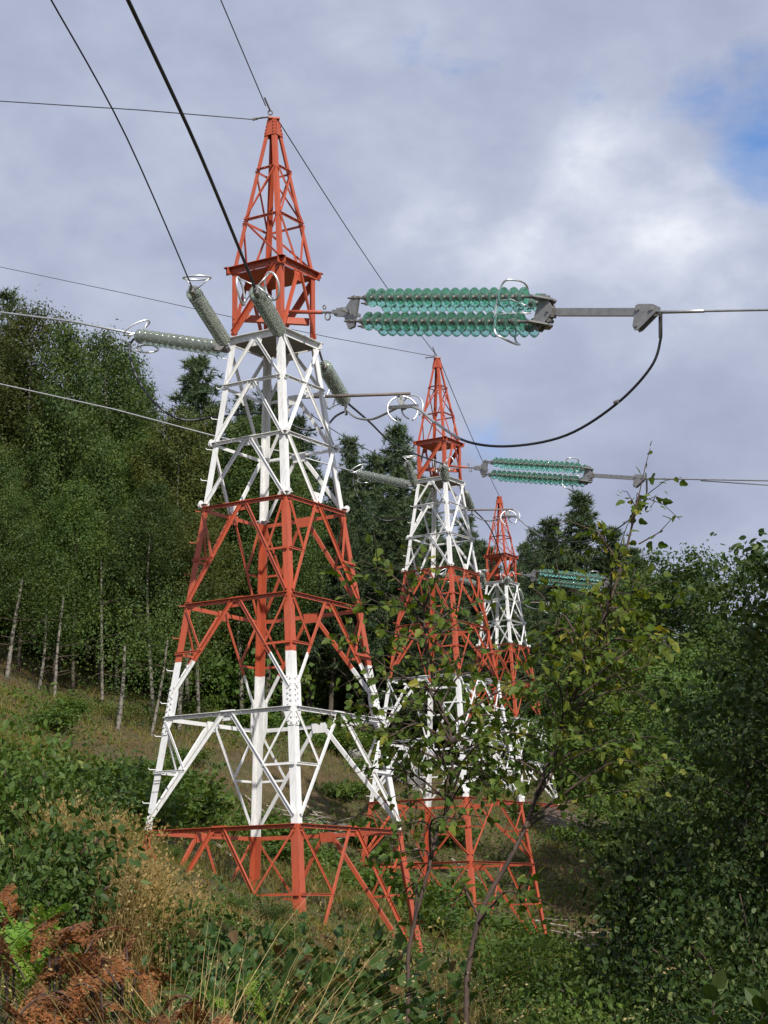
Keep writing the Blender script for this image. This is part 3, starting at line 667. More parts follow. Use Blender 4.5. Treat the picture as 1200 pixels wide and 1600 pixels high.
# ------------------------------------------------------------------ overhead wires
def wire(label, pts, r_, m, ext0=0, ext1=0, sag=0.0, group='overhead wires of the power line'):
    pts = list(pts)
    if ext0: pts = [pts[0] + (pts[0] - pts[1]).normalized() * ext0] + pts
    if ext1: pts = pts + [pts[-1] + (pts[-1] - pts[-2]).normalized() * ext1]
    if len(pts) == 2 and sag:
        a, c = pts; pts = [a.lerp(c, k / 20) - UP_ * sag * 4 * (k / 20) * (1 - k / 20) for k in range(21)]
    o_ = pts[0].copy(); mb = MB(); mb.tube([q - o_ for q in pts], r_, 6)
    o = mb.build('overhead_wire', m, None, True, o_); tag(o, label, 'wire', group); return o
apex = [t_ + UP_ * 6.36 for t_ in T]
wire('thick black cable running down from the top edge to the front of the nearest pylon', smooth([P(200, 0, 15.5), P(312, 240, 19.3), P(401, 456, 24.55)], 6), .021, M_WIREDK, ext0=40)
wire('thin cable from the top left edge down to the flat ring by the nearest pylon', smooth([P(80, 0, 17.0), P(198, 215, 20.3), P(304, 458, 25.4)], 6), .010, M_WIREDK, ext0=40)
wire('thin ground wire from the top edge down to the tip of the nearest pylon', [P(345, 0, 24), P(415, 165, 28.0)], .009, M_WIRE, ext0=60)
wire('thin wire crossing the sky from the left edge to the tip of the nearest pylon', [P(0, 158, 31.3), P(220, 172, 29.6), P(400, 187, 28.4)], .009, M_WIRE, ext0=200)
wire('thin wire slanting from the tip of the nearest pylon to the middle pylon tip', [apex[0] + Vector((.05, .05, 0)), apex[1] + Vector((0, 0, .03))], .010, M_WIRE, sag=.15)
wire('thin wire between the tips of the middle and the farthest pylon', [apex[1] + Vector((.05, .05, 0)), apex[2]], .012, M_WIRE, sag=.15)
wire('very thin wire from the left edge passing behind the nearest pylon', [P(0, 417, 62.5), P(180, 455, 60), P(360, 495, 57.5), P(520, 528, 55.5), P(679, 557, 53.4)], .011, M_WIRE, ext0=200)
wire('conductor from the left edge to the left insulator string of the nearest pylon', [P(0, 488, 32.6), P(110, 502, 31.4), P(216, 523, 30.4)], .020, M_WIRELT, ext0=200)
b2 = P(214, 524, 30.4) + (T[1] - T[0])
wire('conductor crossing before the treetops from the left edge to the middle pylon', [P(0, 600, 58.5), P(180, 640, 57.3), P(330, 680, 56.4), P(450, 708, 55.8), b2], .024, M_WIRELT, ext0=200)
wire('black cable from the nearest pylon down to the front of the middle pylon', smooth([P(541, 628, 31.3), P(575, 657, 35), P(622, 698, 43), T[1] - T[0] + P(399, 446, 24.4)], 5), .020, M_WIREDK)
wire('black cable from the middle pylon down to the farthest pylon', smooth([P(541, 628, 31.3) + T[1] - T[0], P(541, 628, 31.3).lerp(T[1] - T[0] + P(399, 446, 24.4), .5) - UP_ * .5 + T[1] - T[0], T[2] - T[0] + P(399, 446, 24.4)], 5), .022, M_WIREDK)
wire('very thin wire ending at the flat ring of the middle pylon', [P(460, 628, 29.5), T[1] - T[0] + P(305, 452, 25.3)], .008, M_WIRE, sag=.2)
def rwire(i, label, px, pts, **k): return wire(label, pts, **k)
wire('bright conductor leaving the right clamp of the nearest pylon towards the right edge', [qp(1024), P(1100, 486, qp(1100).y), P(1200, 484, qp(1200).y)], .017, M_WIRELT, ext1=120)
wire('sleeve of the right-hand conductor beside the clamp plate of the nearest pylon', [qp(1022), P(1100, 486, qp(1100).y)], .024, M_WIRELT)
E2 = A1 + T[1] - T[0]; E3 = A1 + T[2] - T[0]
wire('upper conductor leaving the right clamp of the middle pylon towards the right edge', [E2 - AX * .1, P(1095, 749, 48.2), P(1200, 751, 46.6)], .022, M_WIRELT, ext1=120)
wire('lower conductor diverging from the one right of the middle pylon', [P(1095, 751, 48.2), P(1200, 758, 46.6)], .018, M_WIRELT, ext1=120)
wire('conductor leaving the farthest pylon in front of the round tree at the right', [E3 - AX * .1, P(1130, 916, 70.5), P(1200, 919, 69)], .026, M_WIRELT, ext1=120)
# eye bolt and shackles on the pylon tips
for i in range(2):
    r0 = empty('cable_fitting', apex[i]); tag(r0, 'small dark shackle and eye bolt on the very tip of the %s pylon' % ('nearest', 'middle')[i], 'shackle', 'shackles on the pylon tips')
    mb = MB(); mb.tube(arc_pts(Vector((-.05, 0, .07)), Vector((1, 0, 0)), UP_, .035, .035, 12), .012, 6, 0, True); mb.tube([Vector((-.05, 0, .1)), Vector((-.13, -.2, .24))], .016, 6); mb.build('eye_bolt', M_CAP, r0)
    mb = MB(); mb.tube([Vector((-.06, 0, 0)), Vector((-.28, .1, .02))], .014, 6); mb.box(Vector((-.26, .1, .02)), Vector((-.34, .14, .02)), .03, .03); mb.build('wire_clamp', M_CAP, r0)

# ------------------------------------------------------------------ foliage
MARKS = [(0, 'at the left edge'), (60, 'just in from the left edge'), (120, 'under the second conductor'), (190, 'below the left grading ring'), (250, 'left of the nearest pylon'), (310, 'behind the left leg of the nearest pylon'), (370, 'behind the left panels of the nearest pylon'), (440, 'behind the front leg of the nearest pylon'),
         (510, 'behind the right panels of the nearest pylon'), (570, 'just right of the nearest pylon'), (625, 'left of the middle pylon'), (690, 'behind the middle pylon'), (750, 'between the middle and farthest pylons'), (800, 'behind the farthest pylon'), (860, 'right of the farthest pylon'), (930, 'behind the sapling leaves'), (1010, 'right of the larger sapling'), (1100, 'towards the right edge'), (1180, 'at the right edge')]
USED = {}
def where(base, px, max_words=16):
    cand = sorted(MARKS, key=lambda m_: abs(m_[0] - px))
    for q in cand[:3]:
        t_ = base + ' ' + q[1]
        if t_ not in USED: break
    else: t_ = base + ' ' + cand[0][1]
    USED[t_] = 1; return t_
def pxof(x, y, z): v = Vector((x, y, z)); return 600 + FOC * v.dot(_r) / v.dot(_f)
def rot_frames(n, up_bias=0.0, g=rng):
    """random orthonormal frames: tip direction U, side W, normal Nn"""
    nn = g.normal(size=(n, 3)); nn[:, 2] += up_bias; nn /= np.linalg.norm(nn, axis=1)[:, None]
    a = g.normal(size=(n, 3)); a -= (a * nn).sum(1)[:, None] * nn; a /= np.linalg.norm(a, axis=1)[:, None]
    return a, np.cross(nn, a), nn
DIAMOND = (np.array([(0, 0, 0), (.5, .32, .0), (1, 0, 0), (.5, -.32, .0)]), [(0, 1, 2, 3)])
OVAL = (np.array([(0, 0, 0), (.3, .30, .04), (.68, .27, .05), (1.02, 0, -.02), (.68, -.27, .05), (.3, -.30, .04)]), [(0, 1, 2, 3), (0, 3, 4, 5)])
LOBED = (np.array([(0, 0, 0), (.10, .30, .04), (.36, .42, .08), (.55, .27, .06), (.78, .24, .02), (1.05, 0, -.08), (.78, -.24, .02), (.55, -.27, .06), (.36, -.42, .08), (.10, -.30, .04), (.5, 0, -.01)]),
         [(0, 1, 2, 10), (10, 2, 3, 4), (10, 4, 5, 5), (0, 10, 8, 9), (10, 6, 7, 8), (10, 5, 6, 6)])
LOBED = (LOBED[0], [(0, 1, 2, 10), (10, 2, 3, 4), (0, 10, 8, 9), (10, 6, 7, 8), (10, 4, 5, 6)])
SPIKE = (np.array([(0, .05, 0), (1, 0, 0), (0, -.05, 0)]), [(0, 1, 2)])
def leaves(centers, size, tmpl=DIAMOND, up_bias=.4, U=None, W_=None, Nn=None, g=rng):
    n = len(centers); 
    if U is None: U, W_, Nn = rot_frames(n, up_bias, g)
    tv, tf = tmpl; size = np.broadcast_to(size, (n,))
    v = centers[:, None, :] + size[:, None, None] * (U[:, None, :] * tv[None, :, 0, None] + W_[:, None, :] * tv[None, :, 1, None] + Nn[:, None, :] * tv[None, :, 2, None])
    k = len(tv); f = (np.arange(n) * k)[:, None, None] + np.array(tf)[None]
    return v.reshape(-1, 3), f.reshape(-1, len(tf[0]))
def merge(lst):
    vs = []; fs = []; o_ = 0
    for v, f in lst: vs.append(v); fs.append(f + o_); o_ += len(v)
    return np.concatenate(vs), np.concatenate(fs)
def blades(base, h, w, lean, az, seg=3, g=rng):
    """tapered bent grass blades: quads along the length"""
    n = len(base); t_ = np.linspace(0, 1, seg + 1)
    d = np.stack([np.cos(az), np.sin(az), np.zeros(n)], 1); s = np.stack([-np.sin(az), np.cos(az), np.zeros(n)], 1)
    tw = g.uniform(0, math.pi, n); s = s * np.cos(tw)[:, None] + d * np.sin(tw)[:, None]
    P_ = base[:, None, :] + d[:, None, :] * (lean * h)[:, None, None] * (t_ ** 2)[None, :, None]
    P_[:, :, 2] += h[:, None] * (t_ - .35 * np.minimum(lean, 1.6)[:, None] * t_ ** 2)
    ww = w[:, None] * (1 - t_ * .92)[None, :]
    L_ = P_ + s[:, None, :] * ww[:, :, None]; R_ = P_ - s[:, None, :] * ww[:, :, None]
    v = np.stack([L_, R_], 2).reshape(n, -1, 3); k = 2 * (seg + 1)
    tf = np.array([(2 * i, 2 * i + 1, 2 * i + 3, 2 * i + 2) for i in range(seg)])
    return v.reshape(-1, 3), ((np.arange(n) * k)[:, None, None] + tf[None]).reshape(-1, 4)
def V3(a): return Vector(a)
def tree_mesh(kind, H, seed, nleaf, leaf, envelope, crown0, trunk_r, m_bark, m_leaf, nbr=60, rise=.5, clump=.45, tmpl=DIAMOND, bias=.4, lean=0.0, zsq=.7):
    g = np.random.default_rng(seed); tb = MB()
    ph = g.uniform(0, 6.28, 3); wob = H * .012
    def tp(t_): return np.array([wob * math.sin(t_ * 5 + ph[0]) + lean * H * t_ ** 1.5, wob * math.sin(t_ * 4 + ph[1]), H * t_])
    ts = np.linspace(0, .97, 14); tb.tube([V3(tp(a)) + (Vector((0, 0, -.4)) if a == 0 else Vector()) for a in ts], [trunk_r * (1 - a) ** .8 + .012 for a in ts], 7)
    cen = []; wt = []
    for i in range(nbr):
        u = (i + g.uniform(0, 1)) / nbr; t_ = crown0 + (1 - crown0) * u ** .85
        L = envelope(u) * H * g.uniform(.65, 1.12)
        az = i * 2.39996 + g.normal() * .35; d = np.array([math.cos(az), math.sin(az), 0])
        p0 = tp(min(t_, .965)); k = 6; pts = []
        for j in range(k + 1):
            s_ = j / k; q = p0 + d * L * s_; q[2] += rise * L * (s_ if kind != 'droop' else (s_ - 1.3 * s_ ** 2)) + g.normal() * .02 * L
            pts.append(q)
        r0 = max(.012, trunk_r * .32 * (1 - t_)); tb.tube([V3(q) for q in pts[:-1]], [r0 * (1 - .8 * a / k) for a in range(k)], 4)
        for j in range(2, k + 1):
            cen.append(pts[j]); wt.append(L * (.25 + (j / k) ** 1.5))
            for _ in range(1):
                sd = np.array([-d[1], d[0], 0]) * g.normal() * L * .22 + np.array([0, 0, g.normal() * L * .08])
                cen.append(pts[j] + sd); wt.append(L * .8)
    top = tp(.97); 
    for _ in range(4): cen.append(top + g.normal(size=3) * .012 * H); wt.append(envelope(.97) * H * 2 + .3)
    cen = np.array(cen); wt = np.array(wt); wt /= wt.sum()
    return g, tb, cen, wt
def leafy_tree(name, **k):
    nleaf, leaf, clump = k['nleaf'], k['leaf'], k.get('clump', .45)
    g, tb, cen, wt = tree_mesh('leafy', **k)
    ci = g.choice(len(cen), nleaf, p=wt); zsq = k.get('zsq', .7)
    pts = cen[ci] + g.normal(size=(nleaf, 3)) * clump * np.array([1, 1, zsq])
    nn = (pts - cen[ci]) / clump * .9 + g.normal(size=pts.shape) * .55; nn[:, 2] += .45; ax_ = pts.copy(); ax_[:, 2] = 0; nn += ax_ / (np.linalg.norm(ax_, axis=1)[:, None] + .1) * .5
    nn /= np.linalg.norm(nn, axis=1)[:, None]; uu = g.normal(size=pts.shape); uu -= (uu * nn).sum(1)[:, None] * nn; uu /= np.linalg.norm(uu, axis=1)[:, None]
    v, f = leaves(pts, leaf * g.uniform(.45, 1.4, nleaf), k.get('tmpl', DIAMOND), U=uu, W_=np.cross(nn, uu), Nn=nn, g=g)
    return tb.mesh(name + '_trunk', [k['m_bark']], True), mesh_from(name + '_crown', v, [(f, 0)], [k['m_leaf']])
def needle_tree(name, tufts, needles, nlen, flat=.5, width=.05, **k):
    k.update(nleaf=0, leaf=0)
    g, tb, cen, wt = tree_mesh(k.pop('kind'), **k)
    ci = g.choice(len(cen), tufts, p=wt); c = cen[ci] + g.normal(size=(tufts, 3)) * k.get('clump', .3) * np.array([1, 1, flat])
    c = np.repeat(c, needles, 0); n = len(c)
    U = g.normal(size=(n, 3)); U[:, 2] += .55; rd = c.copy(); rd[:, 2] = 0; rd /= np.linalg.norm(rd, axis=1)[:, None] + 1e-6; U += rd * .7
    U /= np.linalg.norm(U, axis=1)[:, None]; a = g.normal(size=(n, 3)); a -= (a * U).sum(1)[:, None] * U; a /= np.linalg.norm(a, axis=1)[:, None]
    sp = (np.array([(0, width, 0), (1, 0, 0), (0, -width, 0)]), [(0, 1, 2)])
    v, f = leaves(c, nlen * g.uniform(.6, 1.2, n), sp, U=U, W_=a, Nn=np.cross(U, a), g=g)
    return tb.mesh(name + '_trunk', [k['m_bark']], True), mesh_from(name + '_crown', v, [(f, 0)], [k['m_leaf']])
def ovoid(w, top=.15):      # crown half width relative to height along the crown
    return lambda u: w * (math.sin(math.pi * min(1, .18 + u * .80)) ** .7) + .01
LIB = {}
def pointed(w): return lambda u: w * min(1, .35 + u * 3.2) * (1 - u) ** .62 + .012
for i in range(4):
    LIB['birch%d' % i] = leafy_tree('birch', H=14, seed=11 + i, nleaf=30000, leaf=.115, envelope=(pointed(.19), ovoid(.15), pointed(.16), pointed(.21))[i], crown0=(.20, .27, .16, .24)[i], trunk_r=.11, m_bark=M_BIRCHBARK if i % 2 else M_BARK, m_leaf=(M_BIRCHLEAF, M_OLIVE, M_DARKLEAF, M_BIRCHLEAF)[i], nbr=62, rise=(.6, .55, .75, .5)[i], clump=.27, zsq=1.1, lean=(.02, -.03, .03, 0)[i], bias=.5)
for i in range(2):
    LIB['broad%d' % i] = leafy_tree('broad', H=12, seed=31 + i, nleaf=42000, leaf=.13, envelope=ovoid(.29), crown0=.18, trunk_r=.2, m_bark=M_BARK, m_leaf=M_DARKLEAF, nbr=46, rise=.5, clump=.30, zsq=.6, bias=.7)
for i in range(3):
    LIB['pine%d' % i] = needle_tree('pine', 3600, 12, .38, width=.085, kind='leafy', H=17, seed=41 + i, envelope=lambda u: .15 * (1 - u) ** .95 + .008, crown0=.18, trunk_r=.17, m_bark=M_BARK, m_leaf=M_PINE, nbr=84, rise=.42, clump=.22, lean=(0, .02, -.02)[i])
LIB['spruce0'] = needle_tree('spruce', 3000, 10, .36, width=.08, kind='droop', H=17, seed=51, envelope=lambda u: .19 * (1 - u) + .012, crown0=.06, trunk_r=.16, m_bark=M_BARK, m_leaf=M_PINE, nbr=110, rise=.1, clump=.16)
HT = {'birch': 14.3, 'broad': 12.2, 'pine': 17.2, 'spruce': 17.2}
PROTO = {}
NAMES = {'birch': 'birch_tree', 'broad': 'broadleaf_tree', 'pine': 'pine_tree', 'spruce': 'spruce_tree'}
def place_tree(key, px, y, top, label, group, widen=1.0, z0=None, cat='tree'):
    kind = key[:-1]; q = P(px, 1300, y); x = P(px, top, y).x
    zt = P(px, top, y).z; zb = gz1(x, y) if z0 is None else z0; h = zt - zb
    s_ = h / HT[kind]; me_t, me_c = LIB[key]
    r0 = empty(NAMES[kind], (x, y, zb), random.uniform(0, 6.28)); r0.scale = (s_ * widen, s_ * widen, s_)
    tag(r0, label, cat, group); link('trunk', me_t, r0); link('crown', me_c, r0); return r0
gl = 'forest trees on the left slope'; gp = 'pines behind the pylons'; gr = 'trees at the right'
# silhouette trees of the left forest
place_tree('spruce0', 8, 76, 440, 'dark spruce with the highest top at the left edge', gl, 1.0)
place_tree('birch1', 62, 74, 478, 'tall leafy tree beside the spruce at the left edge', gl, .9)
place_tree('birch0', 108, 72, 500, 'leafy tree with a pointed top between the left edge and the round-topped tree', gl, .85)
place_tree('birch3', 165, 78, 512, 'round-topped leafy tree just under the left insulator string', gl, 1.0)
place_tree('birch2', 200, 82, 540, 'leafy tree under the grading ring of the left insulator string', gl, 1.1)
place_tree('pine1', 226, 86, 588, 'small pine top showing inside the drooping left jumper cable', gl, 1.0)
place_tree('pine0', 317, 92, 545, 'lone tall pine against the sky just left of the nearest pylon', gp, 1.2)
place_tree('pine2', 268, 88, 660, 'low pine top left of the lone tall pine', gp, 1.1)
place_tree('pine1', 375, 94, 610, 'pine seen through the white waist of the nearest pylon, left side', gp, 1.1)
place_tree('pine2', 415, 92, 600, 'pine behind the middle of the white waist of the nearest pylon', gp, 1.1)
place_tree('pine0', 470, 96, 640, 'pine behind the right legs of the nearest pylon', gp, 1.1)
place_tree('pine1', 541, 98, 672, 'slim pine top just right of the nearest pylon', gp, .9)
place_tree('pine2', 578, 96, 700, 'lower pine between the two slim pine tops', gp, 1.1)
place_tree('pine0', 620, 96, 652, 'slim pine top just left of the tip of the middle pylon', gp, 1.05)
place_tree('pine1', 655, 100, 735, 'pine behind the waist of the middle pylon', gp, 1.1)
place_tree('pine2', 725, 104, 800, 'pine right of the middle pylon, near the farthest pylon', gp, 1.0)
place_tree('pine1', 752, 108, 838, 'pine top just left of the farthest pylon', gp, .9)
place_tree('pine0', 822, 108, 840, 'low pine top just right of the farthest pylon', gp, 1.0)
place_tree('pine2', 856, 102, 800, 'pine over the green string of the farthest pylon, left of the tallest one', gp, 1.2)
place_tree('pine0', 903, 104, 762, 'tallest pine at the right, its top touching the green string of the middle pylon', gp, 1.15)
place_tree('pine1', 945, 104, 815, 'pine right of the tallest pine at the right', gp, 1.3)
place_tree('pine2', 990, 108, 850, 'pine half hidden by the upper twigs of the sapling', gp, 1.2)
place_tree('spruce0', 838, 98, 815, 'dense conifer behind the upper part of the farthest pylon', gp, .9)
place_tree('pine0', 880, 96, 870, 'short pine under the tallest pine at the right', gp, 1.5)
place_tree('broad0', 1075, 62, 880, 'round dark green broadleaf tree against the sky at the right', gr, 1.15)
place_tree('broad1', 1010, 66, 900, 'broadleaf tree between the pines and the round dark green tree', gr, 1.0)
place_tree('broad1', 1155, 70, 985, 'lower broadleaf tree right of the round dark green tree', gr, 1.3)
place_tree('broad0', 985, 58, 1010, 'broadleaf tree below the small green string of the farthest pylon', gr, 1.2)
place_tree('birch2', 1085, 50, 1060, 'mid green tree in the gap right of the sapling', gr, 1.6)
place_tree('birch0', 960, 82, 1090, 'green tree above the bank of bare earth', gr, 1.8)
place_tree('broad1', 1130, 45, 1120, 'leafy tree low in front of the round dark green tree', gr, 1.2)
place_tree('birch1', 1030, 40, 1200, 'low leafy tree right of the bank of bare earth', gr, 1.7)
# body of the forest: rows of leafy trees one behind the other
lab_row = ['leafy tree in the front row of the forest on the left slope', 'leafy tree in the middle of the forest on the left slope', 'dark tree deep in the forest behind the pylons']
g_ = np.random.default_rng(5)
for row, (y, px0, px1, step, top0, top1) in enumerate(((70, -40, 330, 40, 700, 760), (77, -30, 460, 36, 560, 720), (84, 20, 700, 36, 640, 830), (92, 300, 1000, 36, 740, 930))):
    px = px0
    while px < px1:
        k = (px - px0) / (px1 - px0); top = top0 + (top1 - top0) * k + g_.uniform(-65, 65)
        key = ('birch%d' % g_.integers(4)) if row < 2 or (px < 430 and g_.random() < .6) else ('pine%d' % g_.integers(3))
        kd = {'b': 'leafy tree', 'p': 'dark pine'}[key[0]]; place_tree(key, px + g_.uniform(-14, 14), y + g_.uniform(-2.5, 2.5), top, where(kd + (' of the front row', ' of the second row', ' deep in the forest', ' of the rearmost row')[row], px), 'trees inside the forest', g_.uniform(.9, 1.2)); px += step
# thin birch trunks at the edge of the wood
def trunk_tree(px0_, py0_, px1_, py1_, y, label, r_=.08):
    a = P(px0_, py0_, y); a.z = gz1(a.x, y); c = P(px1_, py1_, y + .4); o_ = a.copy()
    r0 = empty('birch_tree', o_); tag(r0, label, 'tree', 'thin pale trunks at the edge of the forest')
    mid = a.lerp(c, .5) + Vector((random.uniform(-.15, .15), 0, 0)); pp = smooth([a - UP_ * .2, mid, c], 6)
    mb = MB(); mb.tube([q - o_ for q in pp], [r_ * (1.25 - .7 * i / len(pp)) for i in range(len(pp))], 8); mb.build('trunk', M_BIRCHBARK, r0, True)
    mb = MB()
    for i in range(7):
        q = a.lerp(c, random.uniform(.2, .75)) - o_; az = random.uniform(0, 6.28); L = random.uniform(.5, 1.4)
        mb.tube([q, q + Vector((math.cos(az) * L * .6, math.sin(az) * L * .6, .12)), q + Vector((math.cos(az) * L, math.sin(az) * L, -.1))], [.022, .014, .006], 4)
    mb.build('dead_branches', M_TWIG, r0)
    cen = np.array([c - o_]) + g_.normal(size=(2200, 3)) * np.array([.8, .8, 1.0])
    v, f = leaves(cen, .10 * g_.uniform(.6, 1.2, 2200), g=g_); link('crown', mesh_from('crown', v, [(f, 0)], [M_BIRCHLEAF]), r0)
for i, (a, b_, c, d, y, lb) in enumerate(((10, 1058, 35, 905, 66, 'leaning pale trunk at the far left edge of the forest'), (60, 1075, 72, 960, 66.5, 'thin trunk next to the leaning one at the far left'), (85, 1082, 100, 930, 65, 'pale birch trunk above the left shrubs, second clear one from the left edge'),
        (183, 1138, 195, 1010, 62, 'whitest birch trunk, standing out in front of the dark forest edge'), (235, 1130, 262, 1000, 63.5, 'brownish trunk leaning right, just left of the nearest pylon'), (160, 1100, 158, 860, 68, 'tall thin pale trunk rising high in the forest left of the whitest birch'), (280, 1110, 300, 1010, 66, 'pale trunk seen just inside the left leg of the nearest pylon'))):
    trunk_tree(a, b_, c, d, y, lb, .05 + .02 * (i in (0, 3, 6)))

# ---- shrubs shared meshes
def shrub_mesh(name, r_, h, n, leaf, m_leaf, seed, tmpl=OVAL, nst=14, bias=.9):
    g = np.random.default_rng(seed); tb = MB(); cen = []
    for i in range(nst):
        az = g.uniform(0, 6.28); L = g.uniform(.5, 1); e = np.array([math.cos(az) * r_ * L, math.sin(az) * r_ * L, h * g.uniform(.55, 1.0) * (1.15 - .4 * L)])
        pts = [Vector((0, 0, -.1)) + Vector((e[0] * .12, e[1] * .12, 0)), Vector(e * .55) + Vector((0, 0, h * .12)), Vector(e)]
        tb.tube(smooth(pts, 3), [.012 * (r_ + .4)] * 3 + [.006] * 4, 4)
        for s_ in np.linspace(.3, 1, 9): cen.append(e * s_ + np.array([0, 0, h * .12 * math.sin(s_ * 3.1)]))
    cen = np.array(cen); c = cen[g.integers(0, len(cen), n)] + g.normal(size=(n, 3)) * np.array([r_, r_, h]) * .16
    c[:, 2] = np.maximum(c[:, 2], .02)
    v, f = leaves(c, leaf * g.uniform(.55, 1.25, n), tmpl, bias, g=g)
    return tb.mesh(name + '_stems', [M_TWIG], True), mesh_from(name + '_leaves', v, [(f, 0)], [m_leaf])
SH = {'far0': shrub_mesh('shrub', 1.0, 1.1, 2600, .13, M_SHRUB, 1, DIAMOND), 'far1': shrub_mesh('shrub', 1.2, .8, 2600, .13, M_SHRUB, 2, DIAMOND), 'mid0': shrub_mesh('shrub', .7, 1.0, 3600, .055, M_SHRUB, 3), 'mid1': shrub_mesh('shrub', .8, .8, 3600, .055, M_RIGHTLEAF, 4),
      'near0': shrub_mesh('shrub', .6, .75, 2600, .062, M_BRAMBLE, 5, LOBED), 'near1': shrub_mesh('shrub', .7, .6, 2600, .066, M_BRAMBLE, 6, LOBED), 'big0': shrub_mesh('shrub', 1.2, 2.2, 9000, .07, M_THICKET, 7, OVAL, 22), 'big1': shrub_mesh('shrub', 1.1, 1.9, 8000, .055, M_THICKET, 8, OVAL, 20)}
def place_shrub(key, x, y, s_, label, group, sz=1.0, name='leafy_shrub', cat='shrub'):
    r0 = empty(name, (x, y, gz1(x, y) - .03), random.uniform(0, 6.28)); r0.scale = (s_, s_, s_ * sz); tag(r0, label, cat, group)
    link('stems', SH[key][0], r0); link('leaves', SH[key][1], r0); return r0
gs = np.random.default_rng(9)
for i in range(120):
    y = gs.uniform(33, 92); x = gs.uniform(-.20, .21) * y
    if abs(x - 7.5) < 2.2 and 69 < y < 81: continue
    if x < -.08 * y and y > 58: 
        if gs.random() < .6: continue
    sz_ = gs.uniform(.45, 1.25)
    place_shrub('far%d' % gs.integers(2), x, y, sz_, where(('tiny' if sz_ < .65 else 'small' if sz_ < .9 else 'bushy') + ' green shrub ' + ('low on the slope' if y < 48 else 'half way up the slope' if y < 68 else 'high on the slope'), pxof(x, y, gz1(x, y))), 'low shrubs on the hillside', gs.uniform(.6, 1.0))
for i in range(46):
    y = gs.uniform(15, 32); x = gs.uniform(-.22, .2) * y
    hgt = gs.uniform(.2, .4) if y > 18 else gs.uniform(.25, .5)
    place_shrub('mid%d' % gs.integers(2), x, y, hgt, where(('narrow' if hgt < .42 else 'broad') + ' low shrub ' + ('before the pylon feet' if y < 26 else 'level with the pylon feet'), pxof(x, y, gz1(x, y))), 'shrubs round the pylon feet', gs.uniform(.6, .9))
# under the forest edge: dark bushes closing the wood
for i in range(44):
    px = gs.uniform(-30, 420) if i < 26 else gs.uniform(400, 900); y = gs.uniform(74, 86) if i < 26 else gs.uniform(86, 96); x = P(px, 1100, y).x
    place_shrub('far%d' % gs.integers(2), x, y, gs.uniform(1.6, 2.6), where('dark bush in the shade under the trees', px), 'bushes inside the forest', 1.3)
def shrub_at(key, px, top, y, w, label, group='foreground shrubs'):
    q = P(px, top, y); z = gz1(q.x, y); h = max(.3, q.z - z); base = {'mid0': 1.1, 'mid1': .95, 'near0': .85, 'near1': .7, 'far0': 1.2, 'far1': .95, 'big0': 2.3, 'big1': 2.0}[key]
    wid = w * y / FOC / 1.3; s_ = wid / {'mid0': .7, 'mid1': .8, 'near0': .6, 'near1': .7, 'far0': 1.0, 'far1': 1.2, 'big0': 1.2, 'big1': 1.1}[key]
    sz = min(1.35, max(.7, h / base / s_)); s_ = h / base / sz; return place_shrub(key, q.x, y, s_, label, group, sz)
for (k, px, top, y, w, lb) in (('mid0', 20, 1110, 17, 120, 'leafy shrub at the left edge below the forest edge'), ('mid1', 60, 1215, 12, 130, 'dark green leafy bush at the left edge, above the green fern'), ('mid1', 110, 1290, 13, 110, 'dark leafy bush between the left edge bush and the dry grass'),
        ('mid0', 25, 1300, 11, 110, 'leafy bush directly above the orange fern tips at the left edge'), ('mid0', 150, 1260, 24, 110, 'green shrub left of the foot of the nearest pylon'), ('mid1', 90, 1180, 26, 150, 'shrub high on the slope at the left'), 
        ('mid0', 300, 1385, 12, 130, 'bramble bush below the left beam of the nearest pylon'), ('near0', 410, 1405, 11, 140, 'bramble bush in front of the red front leg of the nearest pylon'), ('near1', 500, 1440, 10, 140, 'bramble bush right of the red front leg of the nearest pylon'), ('near0', 450, 1500, 8.5, 150, 'darkest bramble bush at the bottom centre'),
        ('near1', 530, 1520, 9, 120, 'bramble bush left of the thin sapling trunk'), ('near0', 250, 1520, 8.6, 120, 'dark leafy bramble between the brown ferns and the arching grass'), ('mid1', 40, 1500, 8.6, 120, 'dark leafy plants behind the brown ferns in the corner'), ('near1', 400, 1540, 8.0, 130, 'bramble bush at the bottom edge below the red front leg'), ('near0', 350, 1450, 9.5, 110, 'bramble bush behind the arching dry grass'), ('mid0', 265, 1385, 15, 90, 'small shrub at the hidden left foot of the nearest pylon'),
        ('mid0', 780, 1440, 15, 130, 'small-leaved shrub at the foot of the middle pylon'), ('mid1', 690, 1480, 14, 120, 'small-leaved shrub between the two sapling trunks'), ('mid0', 880, 1430, 16, 140, 'small-leaved shrub right of the forked sapling trunk'), ('mid1', 970, 1470, 13, 150, 'shrub with pale leaves at the bottom right'), ('mid0', 850, 1530, 11, 140, 'low shrub right of the sapling base'),
        ('mid1', 1040, 1530, 12, 130, 'low shrub at the edge of the dark bushes'), ('mid0', 930, 1545, 11, 120, 'low pale shrub at the bottom edge, right of the sapling'), ('mid0', 600, 1440, 19, 100, 'shrub in front of the right foot of the nearest pylon'), ('mid1', 760, 1530, 10.5, 90, 'low shrub right at the forked sapling base')):
    shrub_at(k, px, top, y, w, lb)

